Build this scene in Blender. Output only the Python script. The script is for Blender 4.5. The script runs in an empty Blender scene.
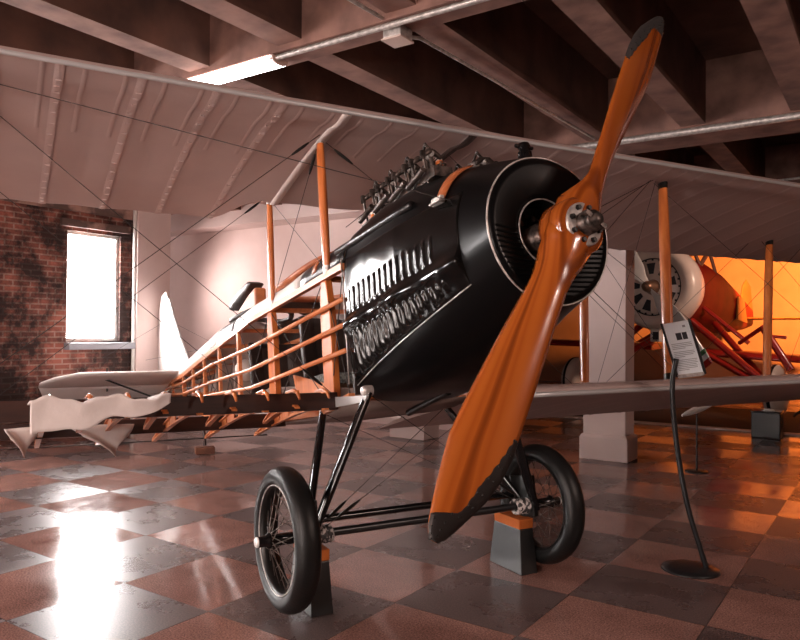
import bpy, math, random
from mathutils import Vector, Matrix
random.seed(7)
PI = math.pi
sc = bpy.context.scene
COL = sc.collection
def V(*a): return Vector(a)

# ------------------------------------------------------------------ mesh builder
class MB:
    def __init__(s): s.v = []; s.f = []; s.m = []; s.sm = []
    def add(s, vs, fs, mat=0, smooth=False):
        b = len(s.v); s.v += [tuple(p) for p in vs]
        for f in fs: s.f.append([b + i for i in f]); s.m.append(mat); s.sm.append(smooth)
        return s
    def box(s, c, d, rot=None, mat=0, taper=1.0):
        vs = []
        for z in (-.5, .5):
            k = taper if z > 0 else 1.0
            for x, y in ((-.5, -.5), (.5, -.5), (.5, .5), (-.5, .5)):
                p = V(x * d[0] * k, y * d[1] * k, z * d[2])
                if rot is not None: p = rot @ p
                vs.append(p + V(*c))
        return s.add(vs, [(3, 2, 1, 0), (4, 5, 6, 7), (0, 1, 5, 4), (1, 2, 6, 5), (2, 3, 7, 6), (3, 0, 4, 7)], mat)
    def beam(s, p0, p1, w, h, up=(0, 0, 1), mat=0, w1=None, h1=None):
        p0, p1 = V(*p0), V(*p1); d = (p1 - p0).normalized(); u = V(*up)
        sd = d.cross(u)
        if sd.length < 1e-5: sd = d.cross(V(0, 1, 0))
        sd.normalize(); u = sd.cross(d).normalized(); vs = []
        for p, a, b in ((p0, w, h), (p1, w1 or w, h1 or h)):
            for x, y in ((-.5, -.5), (.5, -.5), (.5, .5), (-.5, .5)): vs.append(p + sd * x * a + u * y * b)
        return s.add(vs, [(0, 1, 2, 3), (7, 6, 5, 4), (0, 4, 5, 1), (1, 5, 6, 2), (2, 6, 7, 3), (3, 7, 4, 0)], mat)
    def tube(s, p0, p1, r, n=10, r1=None, mat=0, ex=1.0, up=(1, 0, 0), mid=None):
        """round or elliptical bar; ex stretches the section along up; mid thickens the middle"""
        p0, p1 = V(*p0), V(*p1); d = (p1 - p0).normalized(); u = V(*up); u = u - d * u.dot(d)
        if u.length < 1e-4: u = d.orthogonal()
        u.normalize(); w = d.cross(u); vs = []; fs = []
        st = [(0, r), (1, r1 or r)] if mid is None else [(0, r), (.12, (r + mid) / 2), (.3, mid), (.7, mid), (.88, ((r1 or r) + mid) / 2), (1, r1 or r)]
        for t, rr in st:
            for k in range(n):
                a = 2 * PI * k / n; vs.append(p0.lerp(p1, t) + u * math.cos(a) * rr * ex + w * math.sin(a) * rr)
        L = len(st)
        for j in range(L - 1):
            for k in range(n): fs.append((j * n + k, j * n + (k + 1) % n, (j + 1) * n + (k + 1) % n, (j + 1) * n + k))
        s.add(vs, fs, mat, True)
        b = [V(*q) for q in vs]
        s.add(b[:n], [tuple(reversed(range(n)))], mat); s.add(b[-n:], [tuple(range(n))], mat)
        return s
    def poly(s, pts, r, n=8, mat=0):
        pts = [V(*p) for p in pts]; vs = []; fs = []; u = None
        for i, p in enumerate(pts):
            d = (pts[min(i + 1, len(pts) - 1)] - pts[max(i - 1, 0)]).normalized()
            u = d.orthogonal() if u is None else (u - d * u.dot(d))
            u.normalize(); w = d.cross(u); rr = r[i] if isinstance(r, (list, tuple)) else r
            for k in range(n):
                a = 2 * PI * k / n; vs.append(p + (u * math.cos(a) + w * math.sin(a)) * rr)
        for j in range(len(pts) - 1):
            for k in range(n): fs.append((j * n + k, j * n + (k + 1) % n, (j + 1) * n + (k + 1) % n, (j + 1) * n + k))
        fs.append(tuple(reversed(range(n)))); fs.append(tuple(range((len(pts) - 1) * n, len(pts) * n)))
        return s.add(vs, fs, mat, True)
    def lathe(s, prof, o=(0, 0, 0), axis=(0, 0, 1), n=32, mat=0, closed=False, smooth=True):
        a = V(*axis).normalized(); u = a.orthogonal().normalized(); w = a.cross(u); o = V(*o); vs = []; fs = []
        for r, h in prof:
            for k in range(n):
                t = 2 * PI * k / n; vs.append(o + a * h + (u * math.cos(t) + w * math.sin(t)) * max(r, 1e-5))
        L = len(prof)
        for j in range(L if closed else L - 1):
            j2 = (j + 1) % L
            for k in range(n): fs.append((j * n + k, j * n + (k + 1) % n, j2 * n + (k + 1) % n, j2 * n + k))
        return s.add(vs, fs, mat, smooth)
    def torus(s, o, axis, R, r, n=40, k=12, mat=0, sq=1.0):
        return s.lathe([(R + r * math.cos(2 * PI * i / k), r * sq * math.sin(2 * PI * i / k)) for i in range(k)], o, axis, n, mat, True)
    def grid(s, rows, mat=0, smooth=True, closed=False, cap=False):
        n = len(rows[0]); vs = [p for r in rows for p in r]; fs = []
        for j in range(len(rows) - 1):
            for k in range(n if closed else n - 1): fs.append((j * n + k, j * n + (k + 1) % n, (j + 1) * n + (k + 1) % n, (j + 1) * n + k))
        s.add(vs, fs, mat, smooth)
        if cap: s.add(rows[0], [tuple(reversed(range(n)))], mat); s.add(rows[-1], [tuple(range(n))], mat)
        return s
    def prism(s, pts, nrm, t, mat=0):
        """closed outline pts (3d) given thickness t along nrm, centred"""
        nn = V(*nrm).normalized() * t / 2; n = len(pts); a = [V(*p) - nn for p in pts]; b = [V(*p) + nn for p in pts]
        return s.add(a + b, [tuple(reversed(range(n))), tuple(range(n, 2 * n))] + [(i, (i + 1) % n, n + (i + 1) % n, n + i) for i in range(n)], mat)
    def build(s, name, mats, parent=None, bevel=0, solid=0, fixn=True):
        me = bpy.data.meshes.new(name); me.from_pydata(s.v, [], s.f); me.update()
        for mt in (mats if isinstance(mats, (list, tuple)) else [mats]): me.materials.append(mt)
        for p, mi, sm in zip(me.polygons, s.m, s.sm): p.material_index = mi; p.use_smooth = sm
        if fixn:
            import bmesh
            bm = bmesh.new(); bm.from_mesh(me); bmesh.ops.recalc_face_normals(bm, faces=bm.faces); bm.to_mesh(me); bm.free()
        o = bpy.data.objects.new(name, me); COL.objects.link(o)
        if parent is not None: o.parent = parent
        if solid:
            q = o.modifiers.new('solid', 'SOLIDIFY'); q.thickness = solid; q.offset = 0
        if bevel:
            q = o.modifiers.new('bevel', 'BEVEL'); q.width = bevel; q.segments = 2; q.limit_method = 'ANGLE'; q.angle_limit = math.radians(40)
        return o
def B(): return MB()
def tag(o, label=None, cat=None, group=None, kind=None):
    for k, v in (('label', label), ('category', cat), ('group', group), ('kind', kind)):
        if v: o[k] = v
    return o
def empty(name, loc, rot=None, label=None, cat=None, group=None):
    o = bpy.data.objects.new(name, None); COL.objects.link(o); o.empty_display_size = .2
    o.location = loc
    if rot is not None: o.rotation_euler = rot
    return tag(o, label, cat, group)
def copy_tree(o, parent=None):
    c = o.copy(); COL.objects.link(c); c.parent = parent
    for ch in [x for x in COL.objects if x.parent == o]: copy_tree(ch, c)
    return c

# ------------------------------------------------------------------ materials
def mat(name, col, rough=.5, metal=0., col2=None, scale=6., bump=0., bscale=40., coat=0., spec=.5, stretch=(1, 1, 1), emis=None, es=0., sheen=0., detail=6., contrast=(.35, .65), alpha=1., trans=0.):
    m = bpy.data.materials.new(name); m.use_nodes = True; nt = m.node_tree; b = nt.nodes['Principled BSDF']
    b.inputs['Base Color'].default_value = (*col, 1); b.inputs['Roughness'].default_value = rough; b.inputs['Metallic'].default_value = metal
    b.inputs['Coat Weight'].default_value = coat; b.inputs['Coat Roughness'].default_value = .08; b.inputs['Specular IOR Level'].default_value = spec
    b.inputs['Transmission Weight'].default_value = trans
    tc = nt.nodes.new('ShaderNodeTexCoord'); mp = nt.nodes.new('ShaderNodeMapping'); mp.inputs['Scale'].default_value = stretch
    nt.links.new(tc.outputs['Object'], mp.inputs['Vector'])
    if col2:
        n = nt.nodes.new('ShaderNodeTexNoise'); n.inputs['Scale'].default_value = scale; n.inputs['Detail'].default_value = detail
        r = nt.nodes.new('ShaderNodeValToRGB'); r.color_ramp.elements[0].position = contrast[0]; r.color_ramp.elements[1].position = contrast[1]
        r.color_ramp.elements[0].color = (*col, 1); r.color_ramp.elements[1].color = (*col2, 1)
        nt.links.new(mp.outputs[0], n.inputs['Vector']); nt.links.new(n.outputs['Fac'], r.inputs[0]); nt.links.new(r.outputs[0], b.inputs['Base Color'])
    if bump:
        n = nt.nodes.new('ShaderNodeTexNoise'); n.inputs['Scale'].default_value = bscale; n.inputs['Detail'].default_value = 4
        bp = nt.nodes.new('ShaderNodeBump'); bp.inputs['Strength'].default_value = bump; bp.inputs['Distance'].default_value = .01
        nt.links.new(mp.outputs[0], n.inputs['Vector']); nt.links.new(n.outputs['Fac'], bp.inputs['Height']); nt.links.new(bp.outputs[0], b.inputs['Normal'])
    if emis:
        b.inputs['Emission Color'].default_value = (*emis, 1); b.inputs['Emission Strength'].default_value = es
    return m
M = {}
M['blackgloss'] = mat('black_enamel', (.004, .004, .0045), .15, coat=.2, spec=.4, bump=.05, bscale=9)
M['blackpaint'] = mat('black_paint', (.010, .010, .011), .3, bump=.1, bscale=60)
M['fins'] = mat('matt_black_fins', (.004, .004, .004), .7, spec=.06)
M['cowlblack'] = mat('black_cowl_paint', (.003, .003, .0033), .28, spec=.14, coat=.03)
M['panel'] = mat('black_louvre_enamel', (.003, .003, .003), .13, spec=.3)
M['cap'] = mat('raw_orange_wood', (.50, .14, .03), .65, 0, (.38, .09, .02), 8, spec=.15)
M['rubber'] = mat('black_rubber', (.006, .006, .006), .42, spec=.35, bump=.1, bscale=80)
M['darkmetal'] = mat('dark_metal', (.02, .019, .018), .35, .6)
M['steel'] = mat('worn_steel', (.62, .58, .55), .4, .55, (.36, .32, .3), 30)
M['silver'] = mat('bright_silver', (.85, .84, .83), .35, .35)
M['engine'] = mat('oily_engine_metal', (.022, .018, .016), .4, .6, (.15, .115, .10), 30)
M['wood'] = mat('varnished_spruce', (.62, .18, .04), .3, 0, (.48, .12, .025), 5, coat=.5, stretch=(6, 6, .6))
M['woodl'] = mat('varnished_longeron_wood', (.70, .25, .10), .4, 0, (.55, .17, .06), 6, coat=.2, stretch=(.6, 6, 6))
M['ply'] = mat('varnished_plywood', (.62, .20, .06), .35, 0, (.45, .12, .03), 4, coat=.3, stretch=(5, 1, 1))
M['darkwood'] = mat('dark_spar_wood', (.050, .018, .012), .45, 0, (.025, .010, .008), 5, stretch=(1, .5, 6))
M['oldwood'] = mat('old_brown_wood', (.22, .085, .045), .6, 0, (.14, .05, .03), 10)
M['fabric'] = mat('doped_linen', (.44, .33, .305), .55, 0, (.50, .375, .345), 2.2, bump=.15, bscale=3, spec=.35)
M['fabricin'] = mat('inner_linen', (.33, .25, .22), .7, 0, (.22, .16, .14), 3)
M['fabricw'] = mat('white_linen', (.68, .64, .62), .55, 0, (.58, .54, .52), 3)
M['tail'] = mat('pale_tail_linen', (.86, .80, .78), .55, 0, (.78, .72, .70), 3)
M['fabricr'] = mat('loose_linen', (.74, .66, .63), .75, 0, (.62, .54, .51), 5, bump=.5, bscale=14)
M['tape'] = mat('rib_tape', (.53, .41, .385), .6, bump=.3, bscale=60)
M['alum'] = mat('silver_doped_edge', (.55, .54, .54), .35, .3)
M['leather'] = mat('tan_leather', (.45, .13, .04), .5, 0, (.30, .08, .025), 14, bump=.2)
M['leatherd'] = mat('dark_leather', (.03, .02, .018), .45, 0, (.05, .032, .028), 8, bump=.3, bscale=25)
M['cord'] = mat('striped_cord', (.55, .5, .48), .7, 0, (.05, .045, .045), 45, contrast=(.48, .52))
M['wire'] = mat('steel_wire', (.03, .025, .023), .5, .3)
M['white'] = mat('white_paint', (.72, .70, .68), .4, 0, (.6, .57, .54), 5)
M['cream'] = mat('cream_enamel', (.74, .62, .55), .35, 0, (.66, .54, .48), 4, coat=.3)
M['red'] = mat('red_enamel', (.38, .018, .012), .28, coat=.5)
M['redfab'] = mat('red_fabric', (.24, .010, .006), .5, 0, (.17, .008, .005), 3, spec=.15)
M['yellow'] = mat('orange_yellow_fabric', (.40, .20, .06), .45, 0, (.33, .15, .04), 3)
M['green'] = mat('green_paint', (.03, .16, .05), .4)
M['paper'] = mat('sign_paper', (.92, .96, .99), .3)
M['ink'] = mat('sign_ink', (.02, .02, .025), .4)
M['inkg'] = mat('sign_ink_grey', (.36, .37, .39), .4)
M['blockg'] = mat('grey_block', (.010, .010, .0105), .4, 0, (.018, .0175, .0175), 12)
M['glasslamp'] = mat('fluorescent_lens', (.9, .9, .9), .4, emis=(1, .97, .95), es=9.)
M['lampwhite'] = mat('lamp_enamel', (.6, .42, .36), .4)

def prop_wood():
    m = mat('laminated_propeller_wood', (.42, .098, .012), .22, coat=.5); nt = m.node_tree; b = nt.nodes['Principled BSDF']
    tc = nt.nodes.new('ShaderNodeTexCoord'); mp = nt.nodes.new('ShaderNodeMapping')
    w = nt.nodes.new('ShaderNodeTexWave'); w.wave_type = 'BANDS'; w.bands_direction = 'X'; w.inputs['Scale'].default_value = 5.5; w.inputs['Distortion'].default_value = 1.6; w.inputs['Detail'].default_value = 3; w.inputs['Detail Scale'].default_value = .6
    mp.inputs['Scale'].default_value = (1, 2.2, .25)
    r = nt.nodes.new('ShaderNodeValToRGB'); e = r.color_ramp.elements; e[0].position = .0; e[0].color = (.17, .034, .005, 1); e[1].position = .18; e[1].color = (.33, .078, .011, 1)
    e2 = e.new(.6); e2.color = (.29, .064, .009, 1); e3 = e.new(1.); e3.color = (.36, .09, .013, 1)
    nt.links.new(tc.outputs['Object'], mp.inputs[0]); nt.links.new(mp.outputs[0], w.inputs['Vector']); nt.links.new(w.outputs['Fac'], r.inputs[0]); nt.links.new(r.outputs[0], b.inputs['Base Color'])
    return m
M['prop'] = prop_wood()

def floor_mat():
    m = bpy.data.materials.new('terrazzo_tiles'); m.use_nodes = True; nt = m.node_tree; N = nt.nodes; L = nt.links; b = N['Principled BSDF']
    tc = N.new('ShaderNodeTexCoord'); mp = N.new('ShaderNodeMapping'); mp.vector_type = 'POINT'
    mp.inputs['Location'].default_value = TILE_OFF; mp.inputs['Scale'].default_value = (1 / TILE_W, 1 / TILE_U, 1)
    ck = N.new('ShaderNodeTexChecker'); ck.inputs['Scale'].default_value = 1.0
    ck.inputs['Color1'].default_value = (.27, .145, .12, 1); ck.inputs['Color2'].default_value = (.105, .075, .072, 1)
    L.new(tc.outputs['Object'], mp.inputs[0]); L.new(mp.outputs[0], ck.inputs[0])
    sp = N.new('ShaderNodeTexNoise'); sp.inputs['Scale'].default_value = 130; sp.inputs['Detail'].default_value = 2
    r1 = N.new('ShaderNodeValToRGB'); r1.color_ramp.elements[0].position = .38; r1.color_ramp.elements[0].color = (.6, .6, .6, 1); r1.color_ramp.elements[1].position = .66; r1.color_ramp.elements[1].color = (1.5, 1.42, 1.38, 1)
    L.new(tc.outputs['Object'], sp.inputs['Vector']); L.new(sp.outputs['Fac'], r1.inputs[0])
    bl = N.new('ShaderNodeTexNoise'); bl.inputs['Scale'].default_value = 2.2; bl.inputs['Detail'].default_value = 8; bl.inputs['Roughness'].default_value = .65
    r2 = N.new('ShaderNodeValToRGB'); r2.color_ramp.elements[0].position = .3; r2.color_ramp.elements[0].color = (.62, .6, .6, 1); r2.color_ramp.elements[1].position = .65; r2.color_ramp.elements[1].color = (1.1, 1.1, 1.1, 1)
    L.new(tc.outputs['Object'], bl.inputs['Vector']); L.new(bl.outputs['Fac'], r2.inputs[0])
    m1 = N.new('ShaderNodeMix'); m1.data_type = 'RGBA'; m1.blend_type = 'MULTIPLY'; m1.inputs[0].default_value = 1
    m2 = N.new('ShaderNodeMix'); m2.data_type = 'RGBA'; m2.blend_type = 'MULTIPLY'; m2.inputs[0].default_value = 1
    L.new(ck.outputs[0], m1.inputs[6]); L.new(r1.outputs[0], m1.inputs[7]); L.new(m1.outputs[2], m2.inputs[6]); L.new(r2.outputs[0], m2.inputs[7])
    # thin dark joints
    def joint(axis):
        sx = N.new('ShaderNodeSeparateXYZ'); L.new(mp.outputs[0], sx.inputs[0])
        fr = N.new('ShaderNodeMath'); fr.operation = 'FRACT'; L.new(sx.outputs[axis], fr.inputs[0])
        a = N.new('ShaderNodeMath'); a.operation = 'SUBTRACT'; a.inputs[1].default_value = .5; L.new(fr.outputs[0], a.inputs[0])
        c = N.new('ShaderNodeMath'); c.operation = 'ABSOLUTE'; L.new(a.outputs[0], c.inputs[0])
        d = N.new('ShaderNodeMath'); d.operation = 'GREATER_THAN'; d.inputs[1].default_value = .495; L.new(c.outputs[0], d.inputs[0]); return d
    jx, jy = joint(0), joint(1); jm = N.new('ShaderNodeMath'); jm.operation = 'MAXIMUM'; L.new(jx.outputs[0], jm.inputs[0]); L.new(jy.outputs[0], jm.inputs[1])
    m3 = N.new('ShaderNodeMix'); m3.data_type = 'RGBA'; L.new(jm.outputs[0], m3.inputs[0]); L.new(m2.outputs[2], m3.inputs[6]); m3.inputs[7].default_value = (.05, .035, .033, 1)
    L.new(m3.outputs[2], b.inputs['Base Color'])
    rr = N.new('ShaderNodeMapRange'); rr.inputs['From Min'].default_value = .3; rr.inputs['From Max'].default_value = .7; rr.inputs['To Min'].default_value = .22; rr.inputs['To Max'].default_value = .34
    L.new(bl.outputs['Fac'], rr.inputs['Value'])
    ra = N.new('ShaderNodeMath'); ra.operation = 'MULTIPLY_ADD'; L.new(ck.outputs['Fac'], ra.inputs[0]); ra.inputs[1].default_value = -.15; L.new(rr.outputs[0], ra.inputs[2]); L.new(ra.outputs[0], b.inputs['Roughness'])
    b.inputs['Specular IOR Level'].default_value = .55
    bp = N.new('ShaderNodeBump'); bp.inputs['Strength'].default_value = .06; bp.inputs['Distance'].default_value = .01
    wv = N.new('ShaderNodeTexNoise'); wv.inputs['Scale'].default_value = 3.5; wv.inputs['Detail'].default_value = 3; L.new(tc.outputs['Object'], wv.inputs['Vector']); L.new(wv.outputs['Fac'], bp.inputs['Height']); L.new(bp.outputs[0], b.inputs['Normal'])
    return m

def brick_mat():
    m = bpy.data.materials.new('old_brick'); m.use_nodes = True; nt = m.node_tree; N = nt.nodes; L = nt.links; b = N['Principled BSDF']
    tc = N.new('ShaderNodeTexCoord'); sx = N.new('ShaderNodeSeparateXYZ'); cb = N.new('ShaderNodeCombineXYZ')
    L.new(tc.outputs['Object'], sx.inputs[0])
    ad = N.new('ShaderNodeMath'); ad.operation = 'ADD'; L.new(sx.outputs[0], ad.inputs[0]); L.new(sx.outputs[1], ad.inputs[1])
    L.new(ad.outputs[0], cb.inputs[0]); L.new(sx.outputs[2], cb.inputs[1])
    br = N.new('ShaderNodeTexBrick'); br.inputs['Scale'].default_value = 1; br.inputs['Brick Width'].default_value = .205; br.inputs['Row Height'].default_value = .066; br.inputs['Mortar Size'].default_value = .011; br.inputs['Mortar Smooth'].default_value = .3
    br.inputs['Color1'].default_value = (.30, .10, .072, 1); br.inputs['Color2'].default_value = (.17, .056, .042, 1); br.inputs['Mortar'].default_value = (.30, .19, .16, 1)
    L.new(cb.outputs[0], br.inputs['Vector'])
    n = N.new('ShaderNodeTexNoise'); n.inputs['Scale'].default_value = 1.5; n.inputs['Detail'].default_value = 8; n.inputs['Roughness'].default_value = .7; L.new(tc.outputs['Object'], n.inputs['Vector'])
    r = N.new('ShaderNodeValToRGB'); r.color_ramp.elements[0].position = .44; r.color_ramp.elements[0].color = (.10, .09, .09, 1); r.color_ramp.elements[1].position = .6; r.color_ramp.elements[1].color = (1.25, 1.2, 1.15, 1)
    L.new(n.outputs['Fac'], r.inputs[0])
    mx = N.new('ShaderNodeMix'); mx.data_type = 'RGBA'; mx.blend_type = 'MULTIPLY'; mx.inputs[0].default_value = 1; L.new(br.outputs[0], mx.inputs[6]); L.new(r.outputs[0], mx.inputs[7])
    L.new(mx.outputs[2], b.inputs['Base Color']); b.inputs['Roughness'].default_value = .85
    bp = N.new('ShaderNodeBump'); bp.inputs['Strength'].default_value = .7; bp.inputs['Distance'].default_value = .015; bp.invert = True; L.new(br.outputs['Fac'], bp.inputs['Height']); L.new(bp.outputs[0], b.inputs['Normal'])
    return m
TILE_W = .6378; TILE_U = .5911; TILE_OFF = (0, 0, 0)

# ------------------------------------------------------------------ camera
cam = bpy.data.cameras.new('camera'); co = bpy.data.objects.new('camera', cam); COL.objects.link(co)
FPX = 718.
cam.lens = FPX / 800 * 36; cam.sensor_width = 36; cam.clip_start = .05
co.matrix_world = Matrix.Translation((0, 0, 1.3)) @ Matrix.Rotation(PI / 2 + math.atan(11 / FPX), 4, 'X') @ Matrix.Rotation(.009, 4, 'Z')
sc.camera = co

# ------------------------------------------------------------------ the hall  (local axes: x = along the girders, y = along the joists)
YAW = math.radians(-34.514)
RB = Matrix.Rotation(YAW, 3, 'Z')
def bw(w, u, z=0): return RB @ V(w, u, z)
def place(o, loc=(0, 0, 0)): o.rotation_euler = (0, 0, YAW); o.location = loc; return o
def struct(name, mb, mats, **k):
    o = place(mb.build(name, mats, **k)); o['kind'] = 'structure'; return o
# tile corner (0.8486,3.5786) in world belongs to the grid
_c = RB.transposed() @ V(.84856, 3.57861, 0)
TILE_OFF = (-_c.x / TILE_W, -_c.y / TILE_U, 0.5)
plaster = mat('pink_plaster', (.62, .49, .46), .7, 0, (.57, .44, .41), 2.5, bump=.1, bscale=6)
plasterd = mat('warm_plaster', (.62, .40, .26), .75, 0, (.55, .34, .22), 2)
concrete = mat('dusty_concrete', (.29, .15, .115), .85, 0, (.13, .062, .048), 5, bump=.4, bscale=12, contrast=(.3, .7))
concretes = mat('dark_concrete', (.17, .075, .05), .95, 0, (.06, .028, .02), 2.5, bump=.4, bscale=9, contrast=(.3, .7))
brick = brick_mat()
W0, W1, U0, U1, HC = -11.5, 9.0, -3.5, 18.2, 3.72
struct('floor', B().box(((W0 + W1) / 2, (U0 + U1) / 2, -.1), (W1 - W0, U1 - U0, .2)), floor_mat())
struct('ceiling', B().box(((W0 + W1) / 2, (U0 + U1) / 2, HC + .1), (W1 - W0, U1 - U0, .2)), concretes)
# concrete joists (soffit dusty, flanks darker) and girders
def beam_bm(w0, w1, u0, u1, z0, z1):
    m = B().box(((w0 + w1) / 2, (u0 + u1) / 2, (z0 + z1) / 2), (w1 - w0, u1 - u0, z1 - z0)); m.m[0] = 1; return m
n = 0
for i in range(-9, 11):
    w = -.60 + .873 * i
    n += 1
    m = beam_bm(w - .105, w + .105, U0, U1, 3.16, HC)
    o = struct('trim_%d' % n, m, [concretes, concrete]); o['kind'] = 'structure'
for u, z0, wd in ((-.05, 3.12, .11), (3.50, 3.12, .11), (6.99, 3.10, .26), (10.5, 3.12, .2), (14.0, 3.12, .2)):
    n += 1
    m = B().box(((W0 + W1) / 2, u, (z0 + HC) / 2), (W1 - W0, wd * 2, HC - z0))
    struct('trim_%d' % n, m, [concrete])
# brick wall with its window opening
wb = B()
wy0, wy1, wz0, wz1 = 4.955, 5.70, 1.135, 2.51
WINS = [(-1.7, -.95), (1.75, 2.50), (wy0, wy1)]  # first two openings added out of view to light the hall
T = .34
def wl(u0, u1, z0, z1): wb.box((-8.4 - T / 2, (u0 + u1) / 2, (z0 + z1) / 2), (T, u1 - u0, z1 - z0))
u_ = U0
for a_, b_ in WINS: wl(u_, a_, 0, HC); wl(a_, b_, 0, wz0); wl(a_, b_, wz1, HC); u_ = b_
wl(u_, 5.88, 0, HC)
struct('wall_left', wb, brick)
rough = mat('ragged_plaster_band', (.36, .21, .17), .85, 0, (.10, .06, .05), 3.2, bump=.5, bscale=10, contrast=(.42, .58))
struct('trim_60', B().box((-8.385, 4.4, 2.92), (.05, 2.96, .34)), rough)
struct('trim_61', B().box((-8.375, 5.33, 2.60), (.06, .95, .09)), rough)
added_daylight = mat('added_daylit_pane', (.9, .9, .9), .2, emis=(1., .94, .92), es=70.)  # glowing panes of the two added out-of-view windows
daylight1 = mat('daylit_dimmed_pane', (.9, .9, .9), .2, emis=(1., .95, .94), es=32.)  # pane of the visible window, emission lowered to soften its floor reflection
fillpane = mat('front_fill_pane', (.9, .9, .9), .2, emis=(1., .86, .80), es=25.)  # glowing fill for the added windows behind the camera
greysill = mat('grey_sill', (.30, .30, .33), .6)
for k, (a_, b_) in enumerate(reversed(WINS)):
    wf = B(); mid = (a_ + b_) / 2
    for (u, z, du, dz) in ((a_ + .02, (wz0 + wz1) / 2, .04, wz1 - wz0), (b_ - .02, (wz0 + wz1) / 2, .04, wz1 - wz0), (mid, wz1 - .02, b_ - a_, .04), (mid, wz0 + .02, b_ - a_, .04)):
        wf.box((-8.48, u, z), (.06, du, dz))
    fr = struct('window_%d' % (k + 1), wf, M['white'])
    B().box((-8.50, mid, (wz0 + wz1) / 2), (.01, b_ - a_ - .06, wz1 - wz0 - .06)).build('window_pane', daylight1 if k == 0 else added_daylight, fr)
    B().box((-8.36, mid + .07, 1.075), (.16, .93, .085)).build('window_sill', greysill, fr, bevel=.008)
struct('trim_62', B().tube((-8.34, 5.865, 0), (-8.34, 5.865, 3.1), .022), M['white'])
# plaster end of the brick spur, set-back partition brightened by an added spot, far wall
struct('wall_pier', B().box((-8.5, 6.15, HC / 2), (.40, .53, HC)), plaster, bevel=.01)
struct('wall_middle', B().box((-7.9, 8.35, HC / 2), (7.2, .3, HC)), plaster)
struct('trim_64', B().box((-7.9, 7.98, 3.34), (7.2, .44, .80)), plaster)
struct('wall_side', B().box((-11.6, (5.88 + 8.3) / 2, HC / 2), (.2, 3., HC)), plaster)
struct('wall_far', B().box(((W0 + W1) / 2, 18.3, HC / 2), (W1 - W0, .2, HC)), plasterd)
bk = B(); BW_ = [(-5.3, -4.0), (-1.7, -.4)]; w_ = W0  # wall and its windows added behind the camera as front fill
for a_, b_ in BW_:
    bk.box(((w_ + a_) / 2, U0 - .1, HC / 2), (a_ - w_, .2, HC)); bk.box(((a_ + b_) / 2, U0 - .1, .45), (b_ - a_, .2, .9)); bk.box(((a_ + b_) / 2, U0 - .1, (2.5 + HC) / 2), (b_ - a_, .2, HC - 2.5)); w_ = b_
bk.box(((w_ + W1) / 2, U0 - .1, HC / 2), (W1 - w_, .2, HC))
struct('wall_back', bk, plasterd)
for k, (a_, b_) in enumerate(BW_):
    wf = B(); mid = (a_ + b_) / 2
    for (w, z, dw, dz) in ((a_ + .025, 1.7, .05, 1.6), (b_ - .025, 1.7, .05, 1.6), (mid, 2.475, 1.3, .05), (mid, .925, 1.3, .05), (mid, 1.7, .04, 1.6)): wf.box((w, U0 - .12, z), (dw, .06, dz))
    fr = struct('window_%d' % (k + 4), wf, M['white'])  # frames round the added fill panes
    B().box((mid, U0 - .15, 1.7), (1.2, .01, 1.5)).build('window_pane', fillpane, fr)
struct('wall_right', B().box((W1 + .1, (U0 + U1) / 2, HC / 2), (.2, U1 - U0, HC)), plasterd)
bbm = mat('dark_baseboard', (.16, .05, .028), .5)
struct('baseboard_left', B().box((-8.385, 1.2, .09), (.035, 9.3, .18)), bbm)
struct('baseboard_middle', B().box((-7.9, 8.185, .07), (7.2, .03, .14)), plaster)
# square plastered columns with a flared foot
def column(w, u, name):
    m = B().box((w - .25, u + .155, 1.6), (.44, .29, 3.2)).box((w - .25, u + .155, .115), (.50, .35, .23)).box((w - .25, u + .155, .245), (.50, .35, .03), taper=.9)
    struct(name, m, plaster, bevel=.008)
column(-2.19, 7.23, 'wall_column'); column(-4.60, 7.23, 'wall_column.001'); column(.26, 7.23, 'wall_column.002')
struct('trim_63', B().box((-1.5, 10.55, .012), (9.0, .10, .024)), mat('pale_threshold', (.55, .40, .34), .4))
struct('floor_2', B().box((-1.5, 12.1, .008), (9.0, 2.9, .016)), mat('dark_floor_band', (.035, .018, .013), .8, 0, (.02, .012, .01), 30))  # thin dark sheet over the floor behind the pale strip

# ------------------------------------------------------------------ the aeroplane  (local x forward, y to its left, z up, origin on the axle)
PSI, TH = math.radians(29), math.radians(10)
Fh = V(math.sin(PI * 29 / 180), -math.cos(PSI), 0); Pp = V(math.cos(PSI), math.sin(PSI), 0)
Fw = Fh * math.cos(TH) + V(0, 0, math.sin(TH)); Up = -Fh * math.sin(TH) + V(0, 0, math.cos(TH))
RA = Matrix((Fw, Pp, Up)).transposed()
OA = V(.1569, 3.629, .345)
AX = V(.1569, 3.629, 0)
plane = empty('biplane', OA, RA.to_euler(), 'black-nosed vintage biplane with stripped wooden fuselage, orange wooden propeller and spoked wheels', 'airplane')
def P(mb, name, mats, parent=None, label=None, tilt=None, **k):
    if tilt:
        x0, z0, a = tilt; c, s_ = math.cos(a), math.sin(a)
        mb.v = [(x0 + (x - x0) * c - (z - z0) * s_ * -1 * -1, y, z0 + (x - x0) * s_ + (z - z0) * c) for x, y, z in mb.v]
    o = mb.build(name, mats, parent or plane, **k)
    if label: o['label'] = label
    return o

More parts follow.
